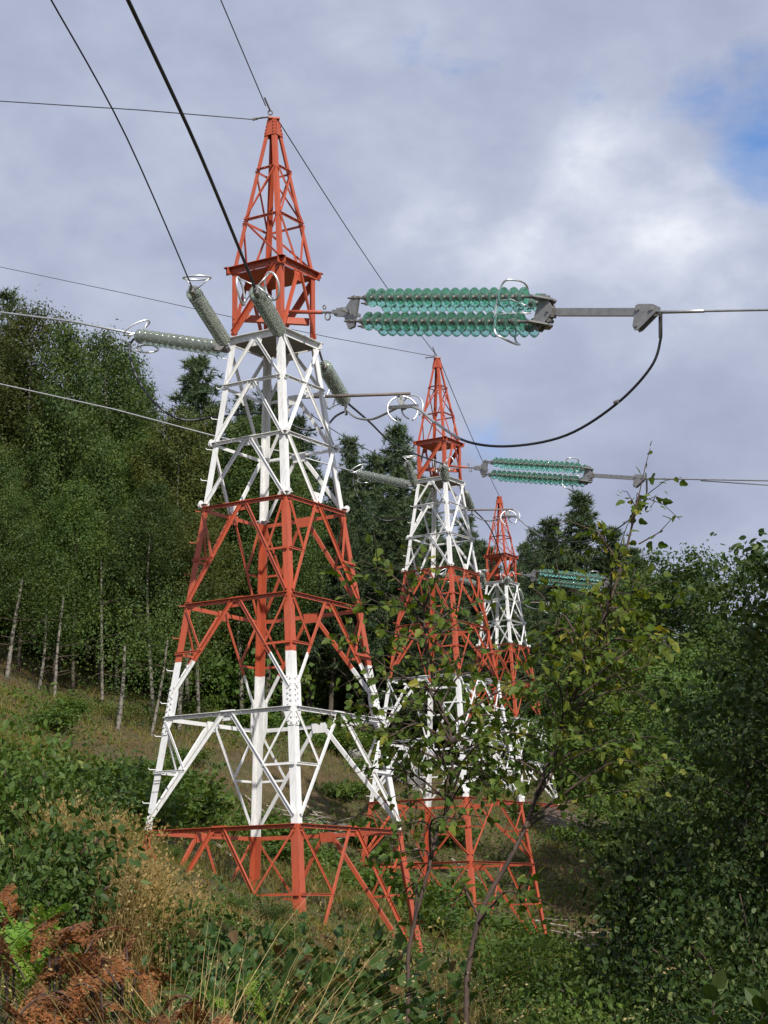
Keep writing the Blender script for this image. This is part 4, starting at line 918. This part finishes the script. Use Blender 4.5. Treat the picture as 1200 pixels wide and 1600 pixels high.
# ---- near trees at the right
def near_tree(name, H, seed, nleaf, leaf, w, crown0, m_leaf, nbr=70, clump=.2):
    return leafy_tree(name, H=H, seed=seed, nleaf=nleaf, leaf=leaf, envelope=ovoid(w), crown0=crown0, trunk_r=.045, m_bark=M_TWIG, m_leaf=m_leaf, nbr=nbr, rise=.6, clump=clump, tmpl=OVAL, bias=.5)
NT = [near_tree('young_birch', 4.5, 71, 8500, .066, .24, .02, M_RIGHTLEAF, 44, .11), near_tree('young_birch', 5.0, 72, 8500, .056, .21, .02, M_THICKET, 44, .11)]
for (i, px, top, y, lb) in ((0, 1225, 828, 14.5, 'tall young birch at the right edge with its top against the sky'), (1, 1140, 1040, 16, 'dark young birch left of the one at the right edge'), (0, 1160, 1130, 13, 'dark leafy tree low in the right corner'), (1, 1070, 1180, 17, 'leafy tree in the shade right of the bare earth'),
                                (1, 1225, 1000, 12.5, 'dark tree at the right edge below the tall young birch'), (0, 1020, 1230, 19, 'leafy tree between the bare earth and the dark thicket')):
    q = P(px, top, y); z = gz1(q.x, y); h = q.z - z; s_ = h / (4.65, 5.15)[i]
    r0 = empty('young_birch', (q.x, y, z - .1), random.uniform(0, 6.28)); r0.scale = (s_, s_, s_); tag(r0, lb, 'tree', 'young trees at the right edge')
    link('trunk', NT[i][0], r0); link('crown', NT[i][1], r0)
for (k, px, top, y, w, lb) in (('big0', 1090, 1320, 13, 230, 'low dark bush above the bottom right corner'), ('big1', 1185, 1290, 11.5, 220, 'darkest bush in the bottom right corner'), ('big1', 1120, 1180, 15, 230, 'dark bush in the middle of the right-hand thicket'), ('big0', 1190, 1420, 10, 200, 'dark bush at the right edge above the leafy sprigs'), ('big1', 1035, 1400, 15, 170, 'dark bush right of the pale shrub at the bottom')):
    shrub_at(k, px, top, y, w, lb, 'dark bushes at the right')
# unseen trees added out of frame at the right to shade the right-hand thicket
for (x, y, h) in ((6.9, 7.5, 11.5), (9.5, 11.0, 11.5), (10.0, 5.0, 12.5), (6.4, 12.0, 8.0)):
    z = gz1(x, y); s_ = h / 12.2; r0 = empty('broadleaf_tree', (x, y, z), x); r0.scale = (s_, s_, s_); tag(r0, 'broadleaf shade tree added outside the picture to the right, %s' % {6.9: 'closest to the line of sight', 9.5: 'behind the two closer ones', 10.0: 'beside the viewer', 6.4: 'shortest and deepest in the slope'}[x], 'tree', 'trees added for shade beside the viewpoint')
    link('trunk', LIB['broad0'][0], r0); link('crown', LIB['broad0'][1], r0)

# ---- the two front saplings: drawn limb by limb
def sapling(label, y0, trunk, limbs, nl, leaf, seed, r0_=.016):
    g = np.random.default_rng(seed); o_ = P(trunk[0][0], trunk[0][1], y0); o_.z = gz1(o_.x, y0)
    root = empty('birch_sapling', o_); tag(root, label, 'sapling', 'saplings in front of the pylons')
    tw = smooth([o_] + [P(a, b_, y0 + dy) for a, b_, dy in trunk[1:]], 6)
    mb = MB(); n = len(tw); mb.tube([q - o_ for q in tw], [r0_ * (1.3 - 1.0 * i / n) + .002 for i in range(n)], 7); 
    bb = MB(); LC = []; LU = []; LS = []
    for (px, py, dy) in limbs:
        e = P(px, py, y0 + dy)
        cand = [q for q in tw if q.z < e.z + .05] or tw[:3]
        st = min(cand, key=lambda q: (q - e).length + .9 * abs((q.z + .25 * (e - q).length) - e.z)); st = tw[max(0, tw.index(st) - 2)]
        c1 = st.lerp(e, .5) + Vector((0, 0, .07)) + Vector(g.normal(size=3) * .05)
        pp = smooth([st, c1, e], 7); L = (e - st).length
        bb.tube([q - o_ for q in pp], [.0048 * (1.1 - i / len(pp)) + .0018 for i in range(len(pp))], 5)
        nt_ = max(5, int(L * 12))
        twigs = []
        for j in range(nt_):
            s_ = .28 + .72 * (j + g.random()) / nt_; q = pp[min(len(pp) - 1, int(s_ * len(pp)))]
            d = (e - st).normalized() * .7 + Vector(g.normal(size=3)) * .75; d.z -= .05; d.normalize(); tl = g.uniform(.12, .32)
            twigs.append((q, q + d * tl * .6 + Vector((0, 0, .01)), q + d * tl + Vector((0, 0, -.03))))
        twigs.append((pp[-3], pp[-1], pp[-1] + (pp[-1] - pp[-3]).normalized() * .05))
        for tg in twigs:
            bb.tube([q - o_ for q in tg], [.003, .0022, .0014], 3)
            k = int(nl * g.uniform(.6, 1.3))
            for i in range(k):
                s_ = (i + .6) / k; q = tg[0].lerp(tg[2], s_) if s_ < 1 else tg[2]
                LC.append(np.array(q - o_) + g.normal(size=3) * .018); dd = np.array(tg[2] - tg[0]); dd /= np.linalg.norm(dd) + 1e-6
                u = dd + g.normal(size=3) * .75 + np.array([0, 0, -.45]); LU.append(u / np.linalg.norm(u)); LS.append(leaf * g.uniform(.6, 1.2))
    mb.build('trunk', M_TWIG, root, True); bb.build('branches', M_TWIG, root, True)
    U = np.array(LU); a = np.array([0, -.25, .75])[None] + g.normal(size=U.shape) * .65; a -= (a * U).sum(1)[:, None] * U; a /= np.linalg.norm(a, axis=1)[:, None]
    v, f = leaves(np.array(LC), np.array(LS), LOBED, U=U, W_=np.cross(a, U), Nn=a, g=g)
    link('leaves', mesh_from('sapling_leaves', v, [(f, 0)], [M_SAPLEAF]), root)
    return len(LC)
A_l = [(560, 905, .2), (548, 1000, -.2), (590, 1060, .3), (560, 1100, 0), (540, 1130, .3), (600, 985, -.3), (640, 940, .1), (610, 1150, -.3), (580, 1200, .1), (650, 1030, .4), (690, 960, .2), (700, 1060, -.3), (735, 1010, .3), (745, 1105, -.1), (770, 1060, .2), (650, 1110, -.1), (740, 1180, .3), (625, 1290, .2), (770, 1230, -.3), (600, 1340, .1), (720, 1280, -.4), (625, 1400, .2), (690, 1140, .3),
       (620, 1190, .2), (800, 1130, .3), (665, 900, .0), (575, 945, .2), (725, 985, .1), (780, 1120, .2), (810, 1180, -.2), (790, 1215, .3), (760, 1150, -.3), (835, 1150, .0), (820, 1085, .2), (660, 1175, .1), (700, 1210, -.2)]
n1 = sapling('slender sapling with thin upright trunk before the right foot of the nearest pylon', 9.2,
    [(632, 1650, 0), (638, 1556, 0), (638, 1494, 0), (649, 1436, 0), (671, 1354, 0), (684, 1296, .05), (704, 1242, .1), (704, 1147, .1), (680, 1080, .1), (665, 1000, .1), (662, 930, .1)], A_l, 6, .047, 101, .0072)
B_l = [(1000, 790, .1), (930, 930, -.2), (950, 850, .1), (870, 985, .1), (905, 975, -.3), (945, 940, .3), (990, 930, .2), (880, 1010, .3), (930, 1020, -.2), (975, 1000, .2), (1020, 990, -.3), (850, 1060, -.2), (900, 1075, .2), (950, 1080, .4), (1000, 1070, -.2), (880, 1140, -.3), (985, 1140, .3), (820, 1190, .2), (960, 1200, .2), (1010, 1195, -.3),
       (985, 1235, .1), (810, 1400, -.2), (975, 880, -.2), (925, 985, .1), (970, 1050, 0), (890, 1110, 0), (840, 1010, .2), (735, 1400, .2), (985, 960, 0), (915, 1040, -.4), (1010, 1040, .4), (860, 1090, .4), (950, 1160, -.4)]
n2 = sapling('larger sapling with a dark forked trunk, its dense leaves covering the farthest pylon', 8.8,
    [(722, 1650, 0), (729, 1556, 0), (731, 1519, 0), (746, 1444, 0), (766, 1395, 0), (795, 1345, 0), (824, 1284, .05), (845, 1222, .1), (867, 1164, .1), (900, 1080, .1), (935, 990, .1), (960, 920, .1), (980, 852, .1), (990, 810, .1)], B_l, 7, .047, 102, .0095)

# the thin leader of the larger sapling rising alone into the sky
tsap = [(985, 830), (998, 775), (1008, 730), (1016, 700)]
o_ = P(985, 830, 8.9); mb = MB(); mb.tube([P(a, c, 8.9) - o_ for a, c in [(968, 905)] + tsap], [.005, .004, .003, .0022, .0014], 5)
mb.tube([P(998, 850, 8.9) - o_, P(1030, 832, 8.9) - o_, P(1052, 808, 8.9) - o_], [.004, .0025, .0014], 4)
sap = bpy.data.objects['birch_sapling.001']; q_o = mb.build('leader_twig', M_TWIG, sap, False, o_ - sap.location)
g = np.random.default_rng(77); C = [np.array(P(a, c, 8.9) - o_) for a, c in ((1016, 698), (1020, 706), (1010, 722), (1001, 742), (1008, 738), (1024, 740), (1018, 745), (1012, 790), (1004, 783), (988, 818), (998, 812), (1052, 806), (1048, 812), (1036, 830), (1020, 838), (1014, 846), (994, 846), (984, 850), (1028, 850))]
u = g.normal(size=(len(C), 3)) + np.array([.3, 0, -.3]); u /= np.linalg.norm(u, axis=1)[:, None]; a = g.normal(size=u.shape); a -= (a * u).sum(1)[:, None] * u; a /= np.linalg.norm(a, axis=1)[:, None]
v, f = leaves(np.array(C), .05 * g.uniform(.6, 1.1, len(C)), LOBED, U=u, W_=np.cross(a, u), Nn=a, g=g); link('leader_leaves', mesh_from('leader_leaves', v, [(f, 0)], [M_SAPLEAF]), q_o)

# ---- ground cover
def scatter(n, y0, y1, g, xl=-.23, xr=.23, power=1.0, avoid=None):
    y = y0 + (y1 - y0) * g.random(n) ** power; x = g.uniform(xl, xr, n) * y
    z = np.concatenate([gz(x[i:i + 4000], y[i:i + 4000]) for i in range(0, n, 4000)])
    return np.stack([x, y, z], 1)
def vnoise(x, y, s, ph=0):      # cheap patchiness
    return .5 + .25 * np.sin(x * s + ph + 1.7 * np.sin(y * s * .61 + ph)) + .25 * np.sin(y * s * .83 + 2.1 * np.sin(x * s * .7 + ph * 2))
gg = np.random.default_rng(21)
b0 = scatter(135000, 30, 98, gg); pn = vnoise(b0[:, 0], b0[:, 1], .55, 1.0); b0 = b0[(gg.random(len(b0)) < .25 + pn * .9) & ~((np.abs(b0[:, 0] - 7.6) < 2.2) & (np.abs(b0[:, 1] - 75) < 4.5))]
n = len(b0); dry = vnoise(b0[:, 0], b0[:, 1], .35, 3) + gg.normal(size=n) * .15 > .42
for nm, sel, mm in (('dry_hillside_grass', dry, M_HILLGRASS), ('green_hillside_grass', ~dry, M_GREENGRASS)):
    bb_ = b0[sel]; k = len(bb_); v, f = blades(bb_, gg.uniform(.12, .42, k), np.full(k, .014), gg.uniform(.2, 1.2, k), gg.uniform(0, 6.28, k), 2, gg)
    tag(link(nm, mesh_from(nm, v, [(f, 0)], [mm])), 'dry tan grass covering the cleared hillside' if nm[0] == 'd' else 'green grass covering the cleared hillside', 'grass', kind='stuff')
c0 = scatter(120000, 30, 98, gg); pn = vnoise(c0[:, 0], c0[:, 1], .42, 5.0); c0 = c0[(gg.random(len(c0)) < np.clip((pn - .20) * 2.0, 0, 1)) & ~((np.abs(c0[:, 0] - 7.6) < 2.4) & (np.abs(c0[:, 1] - 75) < 5))]
c0[:, 2] += gg.random(len(c0)) ** 1.5 * .55 * vnoise(c0[:, 0], c0[:, 1], 1.3, 2)
v, f = leaves(c0, .12 * gg.uniform(.6, 1.3, len(c0)), DIAMOND, 1.2, g=gg)
tag(link('hillside_undergrowth', mesh_from('hillside_undergrowth', v, [(f, 0)], [M_SHRUB])), 'low green undergrowth covering the cleared hillside', 'undergrowth', kind='stuff')
# near field
b0 = scatter(70000, 6, 31, gg, -.27, .27, .8); n = len(b0); pn = vnoise(b0[:, 0], b0[:, 1], .9, 4)
b0 = b0[gg.random(n) < .2 + pn]; n = len(b0); dry = vnoise(b0[:, 0], b0[:, 1], .8, 6) + gg.normal(size=n) * .2 > .60
for nm, sel, mm in (('near_dry_grass', dry, M_GRASS), ('near_green_grass', ~dry, M_GREENGRASS)):
    bb_ = b0[sel]; k = len(bb_); v, f = blades(bb_, gg.uniform(.18, .55, k) * np.clip(1.5 - bb_[:, 1] / 24, .5, 1), np.full(k, .0042), gg.uniform(.2, 1.3, k), gg.uniform(0, 6.28, k), 3, gg)
    tag(link(nm, mesh_from(nm, v, [(f, 0)], [mm])), 'thin %s grass between the foreground shrubs' % ('dry tan' if 'dry' in nm else 'green'), 'grass', kind='stuff')
c0 = scatter(48000, 6, 31, gg, -.27, .27, .85); pn = vnoise(c0[:, 0], c0[:, 1], .8, 9.0); c0 = c0[gg.random(len(c0)) < np.clip(.25 + (pn - .35) * 2, 0, 1)]
c0[:, 2] += gg.random(len(c0)) * np.clip(.7 - c0[:, 1] / 45, .15, .5) * vnoise(c0[:, 0], c0[:, 1], 1.7, 2)
v, f = leaves(c0, .06 * gg.uniform(.5, 1.4, len(c0)), OVAL, 1.2, g=gg)
tag(link('near_undergrowth', mesh_from('near_undergrowth', v, [(f, 0)], [M_BRAMBLE])), 'leafy ground cover between the foreground shrubs', 'undergrowth', kind='stuff')
# dry grass tussocks
def tussock(px, top, y, n, spread, label, w=.0035, lean=(.3, 1.2), az=None, m=None):
    c = P(px, top, y); ztop = c.z; c.z = gz1(c.x, y); h = max(.35, ztop - c.z) * 1.15; g = np.random.default_rng(int(px + top)); n = int(n)
    base = np.array([c.x, c.y, c.z])[None] + np.stack([g.normal(size=n) * spread, g.normal(size=n) * spread * .8, np.zeros(n)], 1)
    base[:, 2] = gz(base[:, 0], base[:, 1]) - .02
    o_ = np.array(c); az_ = g.uniform(0, 6.28, n) if az is None else g.normal(az, .9, n)
    v, f = blades(base - o_, h * g.uniform(.45, 1.12, n) * (1 + .3 * lean[0]), np.full(n, w), g.uniform(*lean, n), az_, 6, g)
    k8 = 14; tips = v.reshape(n, k8, 3)[:, -2:, :].mean(1); dn = tips - v.reshape(n, k8, 3)[:, -4:-2, :].mean(1); dn /= np.linalg.norm(dn, axis=1)[:, None] + 1e-6
    hs = g.random(n) < .55; rep = np.repeat(np.arange(n)[hs], 5); m5 = len(rep); cc = tips[rep] - dn[rep] * g.uniform(0, .10, m5)[:, None] + g.normal(size=(m5, 3)) * .006
    U5 = dn[rep] + g.normal(size=(m5, 3)) * .45; U5 /= np.linalg.norm(U5, axis=1)[:, None]; a5 = g.normal(size=(m5, 3)); a5 -= (a5 * U5).sum(1)[:, None] * U5; a5 /= np.linalg.norm(a5, axis=1)[:, None]
    v5, f5 = leaves(cc, (.028 if y > 11.5 else .013) * g.uniform(.6, 1.3, m5), DIAMOND, U=U5, W_=a5 * .8, Nn=np.cross(U5, a5), g=g); v, f = merge([(v, f), (v5, f5)])
    o = link('grass_tussock', mesh_from('grass_tussock', v, [(f, 0)], [m or M_GRASS]), None, c); tag(o, label, 'grass', 'dry grass tussocks'); return o
tussock(155, 1300, 14.5, 2600, .16, 'tan dry grass clump between the dark left bushes and the nearest pylon', .006, (.05, .42))
tussock(195, 1362, 14, 1700, .15, 'tan grass clump just left of the hidden left foot of the nearest pylon', .006, (.05, .42))
tussock(175, 1375, 12, 2000, .15, 'tan grass clump lower down between shrubs on the left', .005, (.05, .45))
tussock(262, 1400, 13, 700, .12, 'thin tan grass under the left beam of the nearest pylon', .005, (.05, .4))
tussock(290, 1468, 7.0, 420, .11, 'long arching dry grass at the bottom left of the bramble', .0036, (.4, 1.5), None, M_STRAW)
tussock(235, 1500, 7.4, 240, .08, 'arching dry grass beside the brown ferns at the bottom edge', .0034, (.4, 1.3), None, M_STRAW)
tussock(350, 1492, 7.2, 260, .10, 'dry grass at the bottom edge under the bramble', .0034, (.3, 1.4), None, M_STRAW)
tussock(590, 1500, 11, 1300, .17, 'tan grass at the bottom between the bramble and the thin trunk', .0042, (.05, .6))
tussock(665, 1545, 10, 700, .16, 'dry grass at the bottom between the two sapling trunks', .004, (.05, .6))
tussock(560, 1510, 14, 1100, .25, 'pale grass behind the bramble in front of the nearest pylon', .005, (.05, .5))
# bracken
def frond(mb_v, base, az, L, rise, droop, g, pin=15):
    """one bracken frond: curved rachis with tapering side leaflets, each cut into small lobes"""
    out = []; d = np.array([math.cos(az), math.sin(az), 0]); s = np.array([-math.sin(az), math.cos(az), 0]); ro = g.uniform(-1.1, 1.1); s = s * math.cos(ro) + np.array([0, 0, math.sin(ro)])
    def pt(t_): return base + d * L * t_ + np.array([0, 0, L * (rise * t_ - droop * t_ ** 2)])
    C = []; U = []; W2 = []; S = []
    for i in range(pin):
        t_ = .22 + .78 * i / pin; q = pt(t_); tg = pt(t_ + .02) - pt(t_ - .02); tg /= np.linalg.norm(tg)
        Lp = L * .34 * (1 - t_ ** 1.6) + .015
        for sg in (1, -1):
            pd = s * sg * .8 + tg * .4 + np.array([0, 0, -.15]) + g.normal(size=3) * .12; pd /= np.linalg.norm(pd); kk = max(4, int(Lp / .017))
            for j in range(kk):
                u = (j + .5) / kk; c = q + pd * Lp * u
                for s2 in (1, -1):
                    fn = np.cross(tg, s); dd = np.cross(pd, fn); dd = dd / (np.linalg.norm(dd) + 1e-6) * s2 * .85 + pd * .5 + g.normal(size=3) * .16; dd /= np.linalg.norm(dd)
                    C.append(c); U.append(dd); W2.append(np.cross(dd, fn + g.normal(size=3) * .35)); S.append(Lp * .22 * (1.1 - u) + .010)
    U = np.array(U); W2 = np.array(W2); W2 /= np.linalg.norm(W2, axis=1)[:, None]
    v, f = leaves(np.array(C), np.array(S), DIAMOND, U=U, W_=W2, Nn=np.cross(U, W2), g=g)
    return (v, f), [Vector(pt(t_)) for t_ in np.linspace(0, 1, 8)]
def fern(px, py, y, nf, L, m_leaf, label, seed, rise=1.5, droop=1.25, name='bracken_fern', curl=0.0, azr=(0, 6.28)):
    g = np.random.default_rng(seed); c = P(px, py, y); root = empty(name, c); tag(root, label, 'fern', 'ferns in the bottom left corner')
    gzb = gz1(c.x, y)
    for i in range(nf):
        az = g.uniform(*azr); (v, f), rc = frond(None, np.array([g.normal() * .05, g.normal() * .05, g.normal() * .06]), az, L * g.uniform(.6, 1.1), rise * g.uniform(.4, 1.2), droop * g.uniform(.7, 1.4), g)
        if curl: v = v + np.sin(v * 23 + i) * curl
        fr = link('frond', mesh_from('frond', v, [(f, 0)], [m_leaf]), root)
        mb = MB(); mb.tube(rc, [.004 * (1.1 - k / 8) for k in range(8)], 4); mb.build('frond_stem', M_TWIG if m_leaf is M_BRACKEN else m_leaf, fr)
    mb = MB()
    for i in range(5): mb.tube([Vector((g.normal() * .03, g.normal() * .03, 0)), Vector((g.normal() * .05, g.normal() * .05, gzb - c.z - .05))], .005, 4)
    mb.build('stalks', M_TWIG, root)
for k, (px, py, y, nf, L, lb) in enumerate(((95, 1495, 7.6, 7, .27, 'withered brown fern, uppermost of the brown ones in the bottom left corner'), (60, 1575, 7.2, 6, .25, 'withered brown fern at the bottom left below the green fern'),
        (150, 1550, 7.4, 7, .27, 'withered reddish brown fern left of the arching dry grass'), (105, 1615, 7.0, 7, .28, 'withered brown fern on the bottom edge, left half'), (10, 1625, 6.8, 6, .25, 'withered orange-brown fern in the very corner at the bottom left'),
        (190, 1520, 7.8, 4, .22, 'small withered fern touching the arching dry grass'), (325, 1600, 7.4, 5, .2, 'small dark brown fern under the bramble at the bottom edge'), (215, 1620, 7.0, 5, .22, 'low withered fern at the foot of the arching dry grass'),
        (-6, 1420, 9.0, 4, .17, 'orange fern tip at the left edge above the bright green fern'), (52, 1445, 8.8, 4, .15, 'small orange fern right of the bright green fern'))):
    fern(px, py, y, nf, L, M_BRACKEN, lb, k + 1, 1.5 if k < 8 else 1.1, 1.5, curl=.006)
fern(0, 1500, 7.9, 12, .36, M_FERN, 'bright green fern at the left edge', 11, 1.7, 1.3, name='green_fern')
fern(385, 1580, 8.6, 6, .26, M_FERN, 'green fern half hidden in the bramble at the bottom', 12, 1.5, 1.3, name='green_fern')
# leafy sprigs in the bottom right corner
def sprig(px, py, y, h, label, seed):
    g = np.random.default_rng(seed); c = P(px, py, y); root = empty('leafy_sprig', c); tag(root, label, 'plant', 'sprigs in the bottom right corner')
    mb = MB(); mb.tube([Vector((0, 0, -.9)), Vector((.01, 0, h * .5)), Vector((.02, .01, h))], [.006, .004, .002], 5); mb.build('stem', M_TWIG, root)
    C = []; U = []
    for i in range(11):
        az = i * 2.4; C.append([.02 * i / 11, 0, h * (i / 11) ** .8]); u = np.array([math.cos(az), math.sin(az), .55 + .06 * i]); U.append(u / np.linalg.norm(u))
    U = np.array(U); a = np.array([0, -.1, 1.])[None] + g.normal(size=U.shape) * .25; a -= (a * U).sum(1)[:, None] * U; a /= np.linalg.norm(a, axis=1)[:, None]
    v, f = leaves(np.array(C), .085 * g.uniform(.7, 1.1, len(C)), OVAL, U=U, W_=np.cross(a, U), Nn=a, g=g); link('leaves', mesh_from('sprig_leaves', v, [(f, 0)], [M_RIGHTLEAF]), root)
sprig(1112, 1620, 6.5, .16, 'upright leafy sprig in the dark bottom right corner', 1)
sprig(1188, 1625, 6.5, .12, 'leafy sprig cut by the right edge at the bottom', 2)

# ---- dead wood, stump and rocks on the slope
def logs(name, label, cat, items, m=M_DEADWOOD, group=None):
    o_ = None
    for (a, b_, ya, yb, r_) in items:
        p_, q_2 = P(a[0], a[1], ya), P(b_[0], b_[1], yb); p_.z = gz1(p_.x, p_.y) + r_ * .8; q_2.z = gz1(q_2.x, q_2.y) + r_ * .8
        if o_ is None: o_ = p_.copy(); mb = MB()
        mid = p_.lerp(q_2, .5) + Vector((0, 0, r_)); mb.tube([w_ - o_ for w_ in smooth([p_, mid, q_2], 4)], [r_ * (1.1 - .07 * i) for i in range(9)], 7)
    o = mb.build(name, m, None, True, o_); tag(o, label, cat, group); return o
logs('fallen_branch', 'pale fallen branch lying on the slope right of the left leg of the nearest pylon', 'branch', [((300, 1215), (352, 1256), 48, 44, .035)])
logs('fallen_log', 'grey fallen log on the slope behind the left leg of the nearest pylon', 'log', [((268, 1262), (300, 1290), 42, 40, .07)])
logs('fallen_branch', 'short grey branch low on the slope left of the nearest pylon', 'branch', [((205, 1240), (232, 1262), 45, 43, .045)])
def brush(px, py, y, n, L, label, seed, sp_=1.0):
    g = np.random.default_rng(seed); c = P(px, py, y); c.z = gz1(c.x, y); root = empty('brush_pile', c); tag(root, label, 'brush pile', 'heaps of cut branches')
    for i in range(n):
        q = Vector((g.normal() * sp_, g.normal() * sp_ * .8, g.uniform(.03, .4))); q.z += gz1(c.x + q.x, c.y + q.y) - c.z; az = g.normal(-.5, .5); l_ = L * g.uniform(.5, 1.1); d = Vector((math.cos(az), math.sin(az) * .6, g.normal() * .12))
        mb = MB(); mb.tube([q - d * l_ / 2, q + Vector(g.normal(size=3) * .03), q + d * l_ / 2], [g.uniform(.018, .035), .02, .008], 5); mb.build('stick', M_DEADWOOD, root)
brush(525, 1258, 60, 42, 1.5, 'heap of pale cut branches on the slope behind the nearest pylon', 3, .75)
brush(860, 1300, 70, 30, 1.4, 'heap of thin branches beside the bank of bare earth', 4, .9)
brush(880, 1400, 57, 16, 1.6, 'few pale branches on the ground below the bank of bare earth', 5, .9)
for k, (a, c, d, e, y) in enumerate(((60, 1180, 100, 1196, 44), (130, 1205, 165, 1190, 48), (470, 1225, 520, 1205, 62), (590, 1195, 640, 1180, 74), (380, 1195, 430, 1210, 60), (330, 1300, 372, 1322, 38), (520, 1330, 580, 1350, 40), (700, 1270, 760, 1258, 62), (880, 1340, 935, 1380, 58))):
    logs('fallen_branch', where('weathered grey branch lying in the grass', (a + d) / 2), 'branch', [((a, c), (d, e), y, y - 1.5, .02 + .012 * (k % 3))], group='dead branches on the slope')
s0 = P(214, 1180, 56); s0.z = gz1(s0.x, 56)
mb = MB(); mb.tube([Vector((0, 0, -.1)), Vector((.01, 0, .22)), Vector((0, 0, .42))], [.12, .09, .085], 9); tag(mb.build('tree_stump', M_DEADWOOD, None, False, s0), 'small pale tree stump on the slope left of the nearest pylon', 'stump')
def rock(px, py, y, s_, label, seed):
    g = np.random.default_rng(seed); c = P(px, py, y); c.z = gz1(c.x, y); import bmesh
    bm = bmesh.new(); bmesh.ops.create_icosphere(bm, subdivisions=3, radius=1)
    for v in bm.verts:
        k = 1 + .18 * math.sin(v.co.x * 3 + seed) + .14 * math.sin(v.co.y * 4 + v.co.z * 5 + seed); v.co = Vector((v.co.x * s_ * 1.25 * k, v.co.y * s_ * k, v.co.z * s_ * .8 * k))
    me = bpy.data.meshes.new('boulder'); bm.to_mesh(me); bm.free(); me.materials.append(M_ROCK); tag(link('boulder', me, None, c), label, 'rock', 'boulders on the slope')
rock(628, 1205, 70, .65, 'pale grey boulder left of the lower body of the middle pylon', 1)
rock(648, 1222, 69, .45, 'smaller grey boulder touching the pale one', 2)
rock(560, 1215, 72, .4, 'grey boulder half in the grass between the nearest and middle pylon', 3)
